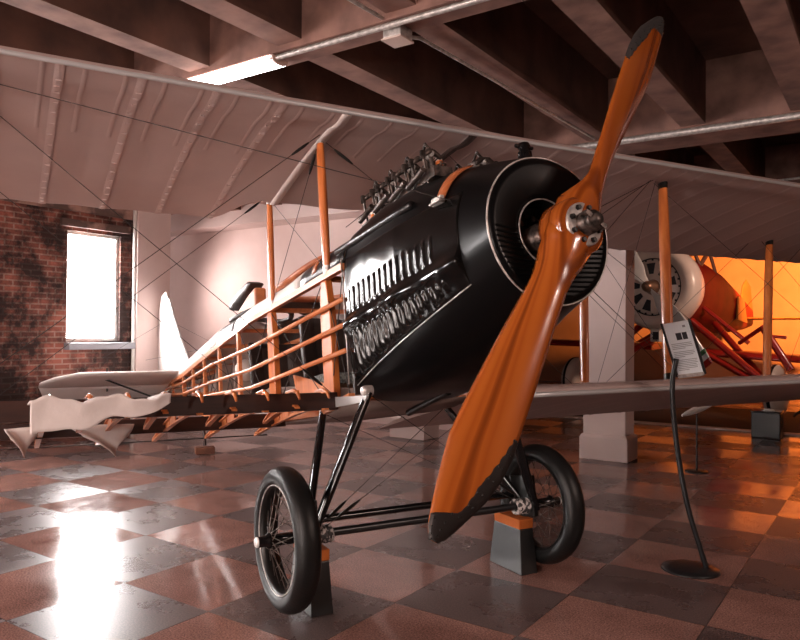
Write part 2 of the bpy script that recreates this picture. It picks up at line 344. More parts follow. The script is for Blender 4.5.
# ---- cowling: superellipse stations from firewall to round nose
def lerp(a, b, t): return a + (b - a) * t
def interp(x, tab):
    if x <= tab[0][0]: return tab[0][1:]
    for p, q in zip(tab, tab[1:]):
        if x <= q[0]:
            t = (x - p[0]) / (q[0] - p[0]); return tuple(lerp(a, b, t) for a, b in zip(p[1:], q[1:]))
    return tab[-1][1:]
COWL = [(0., .385, .605, 1.53, 4.2), (.25, .375, .625, 1.575, 3.8), (.5, .365, .67, 1.59, 3.2), (.75, .345, .745, 1.575, 2.6), (.95, .325, .82, 1.535, 2.2), (1.12, .305, .875, 1.49, 2.0)]
def cowl_pt(x, t, off=0.):
    a, zb, zt, e = interp(x, COWL); c, s_ = math.cos(t), math.sin(t); h = (zt - zb) / 2 + off; a += off
    return V(x, a * math.copysign(abs(c) ** (2 / e), c), (zt + zb) / 2 + h * math.copysign(abs(s_) ** (2 / e), s_))
def cowl_side(x, z, off=0.):
    """starboard surface point at height z"""
    a, zb, zt, e = interp(x, COWL); q = abs((z - (zt + zb) / 2) / ((zt - zb) / 2)); q = min(q, .999)
    return V(x, -(a * (1 - q ** e) ** (1 / e)) - off, z)
xs = [0, .08, .17, .25, .34, .42, .5, .58, .67, .75, .82, .88, .95, 1.01, 1.07, 1.12]
P(B().grid([[cowl_pt(x, 2 * PI * k / 64) for k in range(64)] for x in xs], closed=True), 'cowling', M['cowlblack'])
# louvred side panels, hammered and shiny
def louver_panel(sgn):
    rows = []; NX, NZ = 190, 90
    rnd = random.Random(3)
    jit = [rnd.uniform(-.012, .012) for _ in range(60)]
    for i in range(NX + 1):
        x = .005 + .95 * i / NX; row = []
        zt = lerp(1.34, 1.38, x); zb = .70 + .305 * x
        for j in range(NZ + 1):
            z = lerp(zb, zt, j / NZ); h = .006
            def lou(z0, z1, pitch, amp, ph, slant):
                if z < z0 or z > z1: return 0
                q = ((x + slant * (z - z0) + ph) / pitch); k = math.floor(q); q -= k
                dz = min(1, min(z - z0, z1 - z) / .022)
                prof = math.sin(PI * min(1, q / .55)) ** .8 if q < .55 else 0
                return amp * max(0, prof) * math.sqrt(max(0, dz))
            zz = .98 + .10 * x
            h += lou(zb + .03, zz - .035, .046, .016, .0, .05) * (1 if .06 < x < .86 else 0)
            h += lou(zz + .06, zz + .18, .052, .006, .02, -.03) * (1 if .05 < x < .80 else 0)
            h += (.0022 if z < zz else .0007) * math.sin(x * 31 + 9 * z) * math.sin(z * 27 - 5 * x) + (.0012 if z < zz else 0) * math.sin(70 * x + 11 * z) * math.sin(55 * z)
            h += .024 * math.exp(-((z - zz - .005) / .042) ** 2) * (1 + .35 * math.sin(x * 16))          # raised rolled bead between the rows
            if i in (0, NX) or j in (0, NZ): h = -.004
            p = cowl_side(x, z, h); row.append(V(p.x, sgn * -p.y, p.z))
        rows.append(row)
    return B().grid(rows)
P(louver_panel(-1), 'louver_panel', M['panel'], label='shiny black louvred side panel')
P(louver_panel(1), 'louver_panel', M['panel'], label='shiny black louvred side panel')
for sg in (-1, 1):
    e = [V(x, sg * -cowl_side(x, .695 + .305 * x, .008).y, .695 + .305 * x) for x in [k * .06 for k in range(17)]]
    P(B().poly(e, .003, 6), 'panel_edge', M['steel'], label='bright worn panel edge')
    e = [V(0, sg * .395, z) for z in (.70, .9, 1.1, 1.34)]
    P(B().poly(e, .0035, 6), 'panel_edge', M['steel'], label='bright worn panel edge')
    e = [V(x, sg * (lerp(.37, .30, max(0, x))), lerp(1.40, 1.44, max(0, x))) for x in (-.10, .1, .3, .5, .62)]
    P(B().poly(e, .02, 8), 'hood_rail', M['blackpaint'])
# tan strap and buckle round the hood, second strap behind the engine
def strap(x, t0, t1, w):
    rows = []
    for k in range(15):
        t = lerp(t0, t1, k / 14); rows.append([cowl_pt(x - w / 2, t, .008), cowl_pt(x + w / 2, t, .008)])
    return B().grid(rows)
P(strap(.83, PI * .62, PI * .86, .055), 'hood_strap', M['leather'], solid=.006)
s2 = P(strap(.83, PI * .14, PI * .38, .055), 'hood_strap', M['leather'], solid=.006)
for sg in (-1, 1):
    p = cowl_pt(.83, PI * .86 if sg < 0 else PI * .14, .018)
    P(B().box(p, (.07, .02, .03)).tube(p + V(-.03, sg * .02, -.01), p + V(.05, sg * .02, -.01), .006), 'strap_buckle', M['steel'])
# radiator: annular face with fins, worn bright rim, open centre showing gear
rad = B().lathe([(.30, 0.), (.296, .012), (.27, .014), (.16, -.012), (.135, -.02), (.128, -.10)], (1.115, 0, 1.1825), (1, 0, 0), 64)
radiator = P(rad, 'radiator', M['cowlblack'])
fin = B()
for k in range(-13, 1):
    z = k * .0205
    hw = math.sqrt(max(0, .275 ** 2 - z * z)); hi = math.sqrt(max(0, .15 ** 2 - z * z)) if abs(z) < .15 else 0
    for s0, s1 in (((-hw, -hi), (hi, hw)) if hi else ((-hw, hw),)):
        d = lambda y: 1.115 + .014 - .026 * max(0, (.27 - math.hypot(y, z)) / .11) + .004
        fin.grid([[V(d(y), y, 1.1825 + z - .004), V(d(y) + .003, y, 1.1825 + z), V(d(y), y, 1.1825 + z + .004)] for y in [lerp(s0, s1, q / 8) for q in range(9)]])
P(fin, 'radiator_fins', M['fins'], radiator)
P(B().torus((1.118, 0, 1.1825), (1, 0, 0), .304, .004, 72, 8), 'radiator_rim', M['steel'], radiator, 'bright worn rim')
P(B().torus((1.10, 0, 1.1825), (1, 0, 0), .137, .0035, 48, 8), 'centre_rim', M['steel'], radiator, 'bright worn inner rim')
gear = B().lathe([(.125, -.14), (.06, -.135), (.06, -.05), (.045, -.05), (.045, .12)], (1.12, 0, 1.17), (1, 0, 0), 24)
for k in range(8):
    a = PI * k / 4; gear.tube((.99, .09 * math.cos(a), 1.17 + .09 * math.sin(a)), (1.03, .09 * math.cos(a), 1.17 + .09 * math.sin(a)), .013, 6)
P(gear, 'crankshaft_nose', M['engine'])
P(B().lathe([(.001, .075), (.022, .07), (.028, .055), (.02, .04), (.03, .03), (.03, 0)], (1.02, 0, 1.52), (0, 0, 1), 16).tube((1.02, -.045, 1.575), (1.02, .045, 1.575), .008, 6), 'radiator_cap', M['blackgloss'])

# ---- propeller
prop = empty('propeller', (1.245, 0, 1.15)); prop.parent = plane; prop.rotation_euler = (-math.radians(31.2), 0, 0)
PR = [(.0, -.112, .112, .075, 80), (.07, -.11, .11, .075, 72), (.12, -.092, .098, .07, 62), (.18, -.072, .085, .06, 52), (.27, -.062, .086, .05, 42), (.38, -.064, .098, .042, 35), (.52, -.070, .114, .035, 29), (.68, -.077, .130, .029, 25), (.82, -.080, .142, .024, 22), (.90, -.080, .146, .022, 20), (.97, -.072, .138, .019, 19), (1.05, -.048, .127, .016, 18), (1.12, -.014, .116, .013, 17), (1.17, .012, .106, .010, 16), (1.205, .032, .094, .008, 16), (1.225, .052, .078, .005, 16)]
def prop_row(rec, sgn, n=14, grow=0.):
    r, c0, c1, th, bt = rec; bt = math.radians(bt); row = []
    hubk = max(0, 1 - r / .24)
    for side in (1, -1):
        for k in range(n):
            t = k / n if side == 1 else 1 - k / n
            c = lerp(c0 - grow, c1 + grow, t); q = math.sin(PI * min(max(t, 0), 1)) ** .6
            y = (th + grow) * q * (1.0 if side == 1 else .35 + .65 * hubk)
            # chord axis lies across the blade; rotate by blade angle about the blade axis z
            b = bt * (1 - hubk * .999) if False else bt
            if hubk > 0: b = lerp(bt, 0.0, min(1, hubk * 1.6))
            xx = side * y * math.cos(b) - c * math.sin(b); yy = c * math.cos(b) + side * y * math.sin(b)
            row.append(V(xx, sgn * yy, sgn * r))
    return row
def refine(tab, k=4):
    out = []
    for p, q in zip(tab, tab[1:]):
        for i in range(k): out.append(tuple(lerp(a, b, i / k) for a, b in zip(p, q)))
    return out + [tab[-1]]
PR = [(r * 1.042, a, b, c, d) for r, a, b, c, d in PR]
PRr = refine(PR, 6)
rows = [prop_row(r, -1) for r in reversed(PRr)] 
body = B()
up_rows = [prop_row(r, 1) for r in PRr]; dn_rows = [prop_row(r, -1) for r in PRr]
body.grid(up_rows, closed=True); body.grid(dn_rows, closed=True)
body.lathe([(.0, .058), (.10, .058), (.113, .045), (.116, 0), (.113, -.06), (.10, -.082), (0, -.082)], (0, 0, 0), (1, 0, 0), 40)
P(body, 'blade_pair', M['prop'], prop)
# metal tip sheaths with a scalloped riveted inner edge
def sheath(sgn, m, dark):
    sh = B(); n = 14; rows = []
    for rec in PRr:
        if rec[0] < .86: continue
        r, c0, c1, th, bt = rec
        row = prop_row(rec, sgn, n, .0025)
        # sheath follows the curved trailing side: near the tip it covers the full chord, further in only the outer edge
        tcov = max(0., min(1., (r - .86) / .20)); keep = []
        for i, p in enumerate(row):
            t = i / n if i < n else 1 - (i - n) / n
            keep.append((p, t))
        lim = max(.06 + .20 * tcov, .94 * max(0, min(1, (r - 1.15) / .05)))
        sel = [p for p, t in keep]
        # collapse points outside the covered range onto the limit line
        def at(t, side):
            c = t; j = c * n; i0 = int(min(n - 1, j)); f = j - i0
            if side == 1:
                a, b_ = row[i0], row[min(i0 + 1, n)] if i0 + 1 <= n else row[n]
            else:
                k0 = (2 * n - i0) % (2 * n); k1 = (2 * n - i0 - 1) % (2 * n); a, b_ = row[k0], row[k1]
            return a.lerp(b_, f)
        scal = .028 * abs(math.sin(r * 75)) * (lim < .95)
        lm_ = min(.999, lim + scal)
        rr = [at(lerp(.001, lm_, q / 8), 1) for q in range(9)] + [at(lerp(lm_, .001, q / 8), -1) for q in range(9)]
        rows.append(rr)
    sh.grid(rows, closed=True)
    for rr in rows[::4]:
        for p in (rr[7], rr[10], rr[4]): sh.lathe([(.0, .004), (.0035, .002), (.0045, -.003)], p, (1, 0, 0), 6, mat=1)
    o = P(sh, 'tip_sheath', [m, M['darkmetal']], prop, 'dark metal tip sheath' if dark else 'dull silver metal tip sheath', fixn=True)
sheath(1, mat('tip_silver', (.10, .10, .10), .35, .7), False); sheath(-1, mat('tip_dark', (.018, .014, .013), .4, .4), True)
hub = B().lathe([(.0, .070), (.080, .070), (.085, .066), (.085, .05)], (0, 0, 0), (1, 0, 0), 40)
hubp = P(hub, 'hub_plate', M['steel'], prop, 'round steel hub plate')
P(B().lathe([(.0, .142), (.022, .142), (.026, .125), (.038, .125), (.040, .108), (.034, .105), (.046, .098), (.046, .07)], (0, 0, 0), (1, 0, 0), 20).box((.115, 0, 0), (.03, .105, .018)), 'hub_nut', M['engine'], hubp)
for k in range(8):
    a = 2 * PI * k / 8 + .2
    P(B().lathe([(0, .014), (.009, .014), (.011, .010), (.011, 0)], (.069, .067 * math.cos(a), .067 * math.sin(a)), (1, 0, 0), 6, smooth=False), 'hub_bolt', M['darkmetal'], hubp)

# ---- engine valve gear above the hood (two banks of four)
def rocker(x, sg):
    e = B(); y = sg * .135; z = 1.585
    e.lathe([(.035, -.06), (.035, .0), (.028, .012), (.028, .02)], (x, y, z), (0, sg * .25, 1), 12)
    for d in (-.042, .042):
        e.tube((x + d * .4, y, z), (x + d * .4, y + sg * .012, z + .115), .009, 6)                       # rocker posts
        e.tube((x + d, y + sg * .045, z - .03), (x + d, y + sg * .06, z + .085), .005, 6)                 # push rods
        e.tube((x + d * .8, y - sg * .03, z - .02), (x + d * .8, y - sg * .025, z + .075), .004, 6)
        for q in range(6): e.torus((x + d * .8, y - sg * .028, z - .005 + q * .013), (0, 0, 1), .016, .0035, 12, 6)   # valve springs
        e.poly([(x + d, y + sg * .065, z + .082), (x + d * .9, y + sg * .03, z + .108), (x + d * .6, y, z + .112), (x + d * .8, y - sg * .03, z + .088)], [.009, .012, .012, .008], 8)
        e.lathe([(0, .02), (.011, .02), (.011, -.012)], (x + d, y + sg * .062, z + .082), (0, 0, 1), 8)
    e.tube((x - .03, y + sg * .006, z + .112), (x + .03, y + sg * .006, z + .112), .013, 8)
    e.tube((x - .048, y + sg * .01, z + .112), (x - .01, y + sg * .012, z + .160), .006, 6); e.tube((x + .03, y + sg * .01, z + .112), (x - .01, y + sg * .012, z + .160), .006, 6)
    e.tube((x - .06, y + sg * .075, z - .01), (x + .06, y + sg * .075, z + .02), .012, 8)
    return e
for sg in (-1, 1):
    for k in range(4):
        rg = rocker(0, sg); rg.v = [(-.02 + k * .175 + x * 1.25, sg * .135 + (y - sg * .135) * 1.2, 1.55 + (z - 1.55) * 1.22) for x, y, z in rg.v]
        eo = P(rg, 'rocker_gear', M['engine'])
        P(B().tube((-.07 + k * .175, sg * .125, 1.725), (.03 + k * .175, sg * .16, 1.715), .016, 8), 'grease_cup', M['steel'], eo, 'pale steel rocker shaft cover')
    P(B().beam((-.13, sg * .15, 1.545), (.63, sg * .15, 1.60), .10, .05), 'cylinder_bank', M['engine'])

# ---- fuselage frame (longerons, struts, stringers)
TOPL = [(0., .385, 1.30), (-1.6, .375, 1.315), (-3.05, .27, 1.31), (-4.8, .13, 1.31), (-6.6, .02, 1.34)]
BOTL = [(0., .385, .64), (-.35, .385, .59), (-1.6, .375, .60), (-3.05, .27, .74), (-4.8, .13, .93), (-6.6, .02, 1.12)]
def tl(x): a = interp(-x, [(-p[0], p[1], p[2]) for p in TOPL]); return a
def bl(x): a = interp(-x, [(-p[0], p[1], p[2]) for p in BOTL]); return a
xsF = [0, -.2, -.35, -.8, -1.25, -1.6, -2.1, -2.6, -3.05, -3.6, -4.2, -4.8, -5.7, -6.6]
for sg in (-1, 1):
    for nm, fn in (('upper_longeron', tl), ('lower_longeron', bl)):
        m = B()
        for a, b in zip(xsF, xsF[1:]): m.beam((a + .002, sg * fn(a)[0], fn(a)[1]), (b - .002, sg * fn(b)[0], fn(b)[1]), .034, .034)
        P(m, nm, M['woodl'])
    for zf in ((1.13, 1.12, 1.19, 1.22, 1.29), (1.0, .97, 1.04, 1.10, 1.24), (.87, .845, .93, 1.02, 1.20)):
        pts = [(x, sg * (tl(x)[0] + .016), z) for x, z in zip((0, -1.6, -3.05, -4.8, -6.5), zf)]
        P(B().poly(pts, .0135, 8), 'stringer', M['woodl'])
    for x, w in ((-.28, .13), (-1.20, .12), (-2.0, .045), (-2.75, .035), (-3.5, .032), (-4.2, .03), (-4.9, .03), (-5.7, .028)):
        t, b = tl(x), bl(x)
        if w > .1:   # broad tapered ply-cased struts below the cabane fittings
            o = B().prism([(x - .035, sg * (t[0] - .02), t[1]), (x + .035, sg * (t[0] - .02), t[1]), (x + w / 2, sg * (t[0] - .02), t[1] - .2), (x + w / 2, sg * (b[0] - .02), b[1]), (x - w / 2, sg * (b[0] - .02), b[1]), (x - w / 2, sg * (t[0] - .02), t[1] - .2)], (0, 1, 0), .04)
            o = P(o, 'fuselage_strut', M['wood'], label='broad orange varnished fuselage strut', bevel=.006)
        else:
            m = B().beam((x, sg * t[0], t[1]), (x, sg * b[0], b[1]), w, .025, up=(0, 1, 0))
            P(m, 'fuselage_strut', M['woodl'])
for x in (-.28, -1.2, -2.0, -2.75, -3.5, -4.2, -4.9, -5.7):
    for fn in (tl, bl):
        h, z = fn(x); P(B().beam((x, -h, z), (x, h, z), .028, .028), 'cross_member', M['woodl'])
# bracing wires inside the bays
st = [-.02, -.28, -1.2, -2.0, -2.75, -3.5, -4.2, -4.9]
for sg in (-1, 1):
    for a, b in zip(st, st[1:]):
        for p, q in ((tl, bl), (bl, tl)):
            P(B().tube((a, sg * (p(a)[0] - .005), p(a)[1]), (b, sg * (q(b)[0] - .005), q(b)[1]), .0028, 5), 'bracing_wire', M['wire'])
# port covering, belly, floor and side ply seen through the open side
def skin(fa, fb, xr, n=8):
    return B().grid([[V(x, *[0, 0]) + V(0, lerp(fa(x)[0], fb(x)[0], k / n), lerp(fa(x)[1], fb(x)[1], k / n)) for k in range(n + 1)] for x in xr])
xr = [lerp(-.02, -6.6, k / 26) for k in range(27)]
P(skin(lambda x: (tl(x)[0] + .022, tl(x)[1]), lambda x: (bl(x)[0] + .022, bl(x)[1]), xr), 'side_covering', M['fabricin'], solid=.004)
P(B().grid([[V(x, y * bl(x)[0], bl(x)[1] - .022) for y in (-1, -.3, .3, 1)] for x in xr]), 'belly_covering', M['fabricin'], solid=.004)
P(B().box((-.72, 0, .655), (.78, .66, .012)), 'floor_board', M['ply'])
P(B().prism([(-.42, -.31, .66), (-.9, -.31, .66), (-.98, -.31, .86), (-.42, -.31, .74)], (0, 1, 0), .012), 'cockpit_side_panel', M['ply'], label='orange plywood cockpit side panel')
P(B().prism([(-1.26, -.30, .62), (-2.0, -.24, .66), (-2.0, -.24, .80), (-1.26, -.30, .86)], (0, 1, 0), .012), 'cockpit_side_panel', M['fabricin'])
P(B().box((-.02, 0, .98), (.02, .72, .66)), 'firewall', M['leatherd'])
def seat(x):
    m = B()
    rows = []
    for j in range(9):
        z = lerp(.80, 1.22, j / 8); row = []
        for k in range(41):
            t = k / 40; y = lerp(-.27, .27, t)
            row.append(V(x - .07 + .10 * (2 * t - 1) ** 2 + .014 * abs(math.sin(t * PI * 5)) - .05 * j / 8, y, z))
        rows.append(row)
    m.grid(rows)
    return m
seat1 = P(seat(-.92), 'seat_back', M['leatherd'], solid=.03, label='dark brown pleated leather seat back')
P(B().box((-.80, 0, .80), (.32, .5, .07)), 'seat_cushion', mat('grey_checked_cushion', (.20, .21, .20), .8, 0, (.06, .06, .055), 60, contrast=(.45, .55)), bevel=.02, label='grey checked seat cushion')
seat2 = P(seat(-1.98), 'seat_back', M['leatherd'], solid=.03, label='dark brown pleated leather seat back')
P(B().box((-1.80, 0, .82), (.32, .46, .06)), 'seat_cushion', M['fabricr'], bevel=.02)
P(B().lathe([(0, .0), (.05, .02), (.085, .08), (.075, .16), (.03, .21), (0, .215)], (-2.28, -.20, 1.02), (-.85, .1, .35), 16), 'bucket', M['fabricr'], label='pale conical bag inside the rear bay')
for x in (-2.6, -3.3): P(B().box((x, 0, 1.02), (.012, .44 if x > -3 else .36, .40)), 'bulkhead', M['fabricin'])
P(B().tube((-1.3, -.1, .7), (-1.36, -.1, 1.15), .012, 8), 'control_stick', M['darkmetal'])
P(B().box((-.45, .2, .95), (.22, .25, .3)), 'fuel_tank', M['darkmetal'], bevel=.03)

# ---- top decking: black ahead, white aft; cockpit openings with tan leather rims
def deck_pt(x, s, h):
    w, z = tl(x); y = w * (1.0) * math.cos(PI * s)
    return V(x, y, z + .012 + h * (math.sin(PI * s) ** .75))
def deckh(x): return interp(-x, [(0., .215), (.6, .20), (1.0, .16), (2.4, .20), (3.0, .24), (4.6, .19), (6.5, .12)])[0]
def deck(x0, x1, n, s0=0., s1=1.):
    return B().grid([[deck_pt(lerp(x0, x1, i / n), lerp(s0, s1, k / 20), deckh(lerp(x0, x1, i / n))) for k in range(21)] for i in range(n + 1)])
P(deck(0, -.62, 6), 'front_decking', M['blackpaint'], solid=.006)
for a, b in ((0., .24), (.76, 1.)):
    P(deck(-.62, -2.15, 12, a, b), 'side_decking', M['fabricw'], solid=.006, label='white decking strip beside the front cockpit')
    P(deck(-2.15, -2.85, 6, a, b), 'side_decking', M['leatherd'], solid=.006, label='dark decking beside the rear cockpit')
P(deck(-1.72, -2.15, 4, .24, .76), 'middle_decking', M['leatherd'], solid=.006)
P(deck(-2.85, -6.45, 20), 'rear_decking', M['fabricw'], solid=.006, label='white fabric turtle deck')
def rim(xc, lx, name):
    pts = []
    for k in range(41):
        a = 2 * PI * k / 40; x = xc + lx * math.cos(a); s = .5 - .29 * math.sin(a)
        pts.append(deck_pt(x, s, deckh(x)) + V(0, 0, .028 + .03 * math.cos(a)))
    return P(B().poly(pts, .024, 8), name, M['leather'], label='padded tan leather cockpit rim')
rim(-1.17, .54, 'cockpit_coaming'); 
def rim2(xc, lx):
    pts = []
    for k in range(41):
        a = 2 * PI * k / 40; x = xc + lx * math.cos(a); s = .5 - .27 * math.sin(a); pts.append(deck_pt(x, s, deckh(x)) + V(0, 0, .02))
    return pts
P(B().poly(rim2(-2.52, .34), .022, 8), 'cockpit_coaming', M['leatherd'], label='black leather rear cockpit rim')
def windscreen(x, h, w, lean):
    rows = []
    for j in range(5):
        row = []
        for k in range(13):
            a = lerp(-1, 1, k / 12); row.append(V(x - lean * j / 4 - .10 * a * a, w * a * (1 - .15 * j / 4), 1.50 - .07 * a * a + h * j / 4 * (1 - .55 * a * a)))
        rows.append(row)
    return B().grid(rows)
P(B().prism([(-3.05, -.06, 1.685), (-3.0, -.06, 1.735), (-2.75, -.06, 1.79), (-2.46, -.06, 1.81), (-2.36, -.06, 1.775), (-2.5, -.06, 1.735), (-2.8, -.06, 1.70), (-2.98, -.06, 1.665)], (0, 1, 0), .13), 'windscreen', M['leatherd'], label='black padded rear cockpit windscreen', bevel=.02)
P(B().prism([(-2.78, -.06, 1.63), (-2.5, -.06, 1.70), (-2.3, -.06, 1.73), (-2.3, -.06, 1.48), (-2.7, -.06, 1.52)], (0, 1, 0), .10), 'windscreen_pad', M['leather'], bevel=.02)
P(windscreen(-.60, .10, .22, .10), 'windscreen', M['blackgloss'], solid=.010)
hp = [deck_pt(-.42, s, deckh(-.42)) + V(0, 0, .008) for s in [.12 + .03 * k for k in range(12)]]
P(B().grid([[p + V(-.03, 0, 0), p + V(.03, 0, 0)] for p in [deck_pt(-.40, lerp(.60, .97, k / 12), deckh(-.4)) + V(0, 0, .010) for k in range(13)]]), 'hood_strap', M['leather'], solid=.006)

# ---- wings
def aerofoil(xl, zl, xt, zt, camber, th, n=22):
    """closed section ring: lower surface LE->TE then upper TE->LE"""
    low, upp = [], []
    for k in range(n + 1):
        t = (1 - math.cos(PI * k / n)) / 2; x = lerp(xl, xt, t); z = lerp(zl, zt, t)
        low.append((x, z + camber * math.sin(PI * t ** .8) - .016 * math.sin(PI * min(1, t * 6)) * (t < .17)))
        upp.append((x, z + (camber + th) * math.sin(PI * min(1, t ** .55)) ** .8 + .012 * (1 - t)))
    return low + upp[::-1][1:-1]
def wing(ys, sect, rib_pitch=.33, tape=True):
    m = B(); rows = []
    for y in ys: rows.append([V(x, y, z) for x, z in sect(y)])
    m.grid(rows, closed=True, cap=True)
    return m
def usect(y, scal=0.):
    dz = (.005 if y < 0 else .009) * max(0, abs(y) - .4) - .026
    xt = -1.33
    k = abs(y)
    if k < .72: xt = -1.0 if k < .46 else lerp(-1.0, -1.33, .5 - .5 * math.cos(PI * (k - .46) / .26))
    zt = lerp(2.09, 1.975, (.15 - xt) / 1.48)
    sagr = .006 * math.sin(PI * ((abs(y) - .05) / .33)) ** 2
    return [(x, z + dz + (sagr * min(1, (.0 - x) / .3) if x < 0 else 0)) for x, z in aerofoil(.15, 2.09, xt, zt, .030, .055)]
ysu = sorted(set([round(-6.4 + k * .055, 4) for k in range(234)] + [q * (.46 + .02 * j) for q in (-1, 1) for j in range(14)]))
uw = P(wing(ysu, usect), 'upper_wing', M['fabric'])
# trailing-edge scallops, rib tapes with stitching, spar tape and leading edge strip
rt = B()
ribs = [s * (.05 + .33 * k) for s in (-1, 1) for k in range(1, 20) if .05 + .33 * k < 6.35]
for y in ribs:
    sec = usect(y)[:23]
    rt.grid([[V(x, y - .02, z - .0025), V(x, y, z - .005), V(x, y + .02, z - .0025)] for x, z in sec])
    if -4 < y < 0:
        for q in range(1, 17):
            t = q / 17; k = 3 + t * 18; i = int(k); f = k - i; x = lerp(sec[i][0], sec[i + 1][0], f); z = lerp(sec[i][1], sec[i + 1][1], f)
            rt.box((x, y + random.uniform(-.004, .004), z - .006), (.014, .022, .006))
P(rt, 'rib_tape', M['tape'], uw)
rb = B()
for k in range(-38, 38):   # half ribs as slight ridges between the leading edge and the front spar
    y = k * .165 + .05
    sec = usect(y)[:11]
    rb.grid([[V(x, y - .012, z - .001), V(x, y, z - .0035), V(x, y + .012, z - .001)] for x, z in sec])
P(rb, 'nose_rib', M['fabric'], uw)
le = B(); le.poly([V(.155, y, 2.066 + (.005 if y < 0 else .009) * max(0, abs(y) - .4)) for y in ysu[::4]], .0115, 8)
P(le, 'leading_edge', M['alum'], uw, 'bright rounded leading edge')
for sg in (-1, 1):   # broad pale joint tapes where the panels meet the centre section
    sec = usect(sg * .385)[:23]
    P(B().grid([[V(x + .01, sg * .385 - .026, z - .016), V(x + .01, sg * .385 + .026, z - .016)] for x, z in sec]), 'joint_tape', M['fabricr'] if sg < 0 else M['leatherd'], uw, solid=.004, label='pale torn joint tape' if sg < 0 else 'dark joint tape')
def lz(x, y): return lerp(.615, .515, (.22 - x) / 1.5) + .012 * max(0, abs(y) - .4)
def lsect(y):
    dz = .004 * max(0, abs(y) - .4) - .015
    return [(x, z + dz) for x, z in aerofoil(.24, .60, -1.28, .515, .028, .055)]
ysl = [.40 + k * .075 for k in range(81)]
lw = P(wing(ysl, lsect), 'lower_wing', M['fabric'], label='covered port lower wing')
rt = B()
for k in range(1, 18):
    y = .40 + .33 * k; full = lsect(y)
    for sec in (full[:23], full[23:]):
        rt.grid([[V(x, y - .02, z + d), V(x, y, z + d * 1.8), V(x, y + .02, z + d)] for (x, z), d in zip(sec, [(-.0025 if sec is full[:23] or len(sec) == 23 else .0025)] * len(sec))])
P(rt, 'rib_tape', M['tape'], lw)
P(B().poly([V(.243, y, .591 + .004 * (y - .4)) for y in ysl[::4]], .014, 8), 'leading_edge', M['alum'], lw, 'silvery rounded leading edge')
# stripped starboard lower wing
def sz(y): return .008 * max(0, abs(y) - .4)
yo = -5.2
P(B().beam((-.15, -.40, .632), (-.15, yo, .632 + sz(yo)), .032, .088), 'front_spar', M['darkwood'], bevel=.004)
P(B().beam((-.93, -.40, .585), (-.93, yo, .585 + sz(yo)), .030, .080), 'rear_spar', M['darkwood'], bevel=.004)
def rib(y, full=True):
    m = B(); dz = sz(y); sec = aerofoil(.0 if full else -.02, .605, -1.26 if full else -.60, .515 if full else .56, .028, .052); low = sec[:23]; up = [sec[0]] + sec[:22:-1][0:0] + list(reversed(sec[23:]))
    for crv, d in ((low, -.003), (up, .003)):
        pts = [(x, y, z + dz + d) for x, z in crv if -1.27 <= x < -.08]
        for a, b in zip(pts, pts[1:]): m.beam(a, b, .024, .008, up=(0, 0, 1))
    # ply web with lightening gaps
    for x0, x1 in ((-.19, -.34), (-.42, -.56), (-.64, -.78), (-.80, -.89), (-.97, -1.18)) if full else ((-.19, -.34), (-.40, -.54)):
        def zz(x, c):
            for a, b in zip(c, c[1:]):
                if (a[0] - x) * (b[0] - x) <= 0 and a[0] != b[0]: return lerp(a[1], b[1], (x - a[0]) / (b[0] - a[0]))
            return c[0][1]
        m.prism([(x0, y, zz(x0, low) + dz), (x1, y, zz(x1, low) + dz), (x1, y, zz(x1, up) + dz), (x0, y, zz(x0, up) + dz)], (0, 1, 0), .005)
    return m
ry = [-.48 - .155 * k for k in range(9)] + [-2.6 - .33 * k for k in range(8)]
for k, y in enumerate(ry):
    P(rib(y, k % 2 == 0 or k > 8), 'wing_rib', M['ply'])
    P(B().poly([(-.06, y, .640 + sz(y)), (-.08, y, .672 + sz(y)), (-.13, y, .690 + sz(y)), (-.24, y, .690 + sz(y))], [.006, .010, .010, .005], 8), 'rib_cap', M['wood'])
P(B().poly([(-1.275, y, .512 + sz(y)) for y in (-.4, -1, -2, -3, -4, -5.2)], .004, 6), 'trailing_edge_wire', M['wire'])
P(B().prism([(.23, -.41, .625), (-.26, -.41, .66), (-.26, -.41, .60), (.02, -.41, .598), (.2, -.41, .60)], (0, 1, 0), .012), 'root_rib', M['alum'], label='silver starboard root rib')
P(B().prism([(.24, .397, .625), (-.26, .397, .66), (-.26, .397, .60), (.02, .397, .598), (.2, .397, .60)], (0, 1, 0), .012), 'root_rib', M['alum'], label='silver port root rib')
# remaining loose fabric wrapped over the starboard nose
rows = []
for i in range(61):
    y = lerp(-1.29, -1.80, i / 60); row = []
    k = i / 60; edge = .5 + .5 * math.sin(i * .55) * math.sin(i * .21 + 1)
    for j in range(25):
        t = j / 24
        xx = lerp(-.62 - .10 * edge, .21, min(1, t * 1.6)) if t < .625 else .21 - .02 * math.sin((t - .625) / .375 * PI / 2)
        zt = .668 + sz(y) + .012 * math.sin(i * .62) * (1 - t) + .012 * math.sin(i * .23 + 2)
        if t < .625: z = zt - .02 * (t / .625) ** 3
        else: z = zt - .02 - ((t - .625) / .375) * lerp(.035, .135, k ** .8) * (1 + .05 * math.sin(i * .4))
        row.append(V(xx, y, z))
    rows.append(row)
P(B().grid(rows), 'loose_wing_fabric', M['fabricr'], solid=.004, label='loose creased pale fabric draped over the stripped wing')
def flap(pts_top, tip, name='fabric_flap'):
    rows = []
    for i in range(13):
        t = i / 12; a = V(*pts_top[0]).lerp(V(*pts_top[1]), t); w = 1 - abs(2 * t - 1) ** 1.4; row = []
        for j in range(9):
            q = j / 8; p = a.lerp(V(*tip) + (a - V(*tip)) * (.10), q * (.35 + .65 * w)); p.x += .03 * math.sin(q * 4 + t * 5); row.append(p)
        rows.append(row)
    return P(B().grid(rows), name, M['fabricr'], solid=.004, label='torn hanging triangle of pale fabric')
flap([(-.80, -1.28, .60), (-.80, -1.60, .61)], (-.84, -1.36, .42))
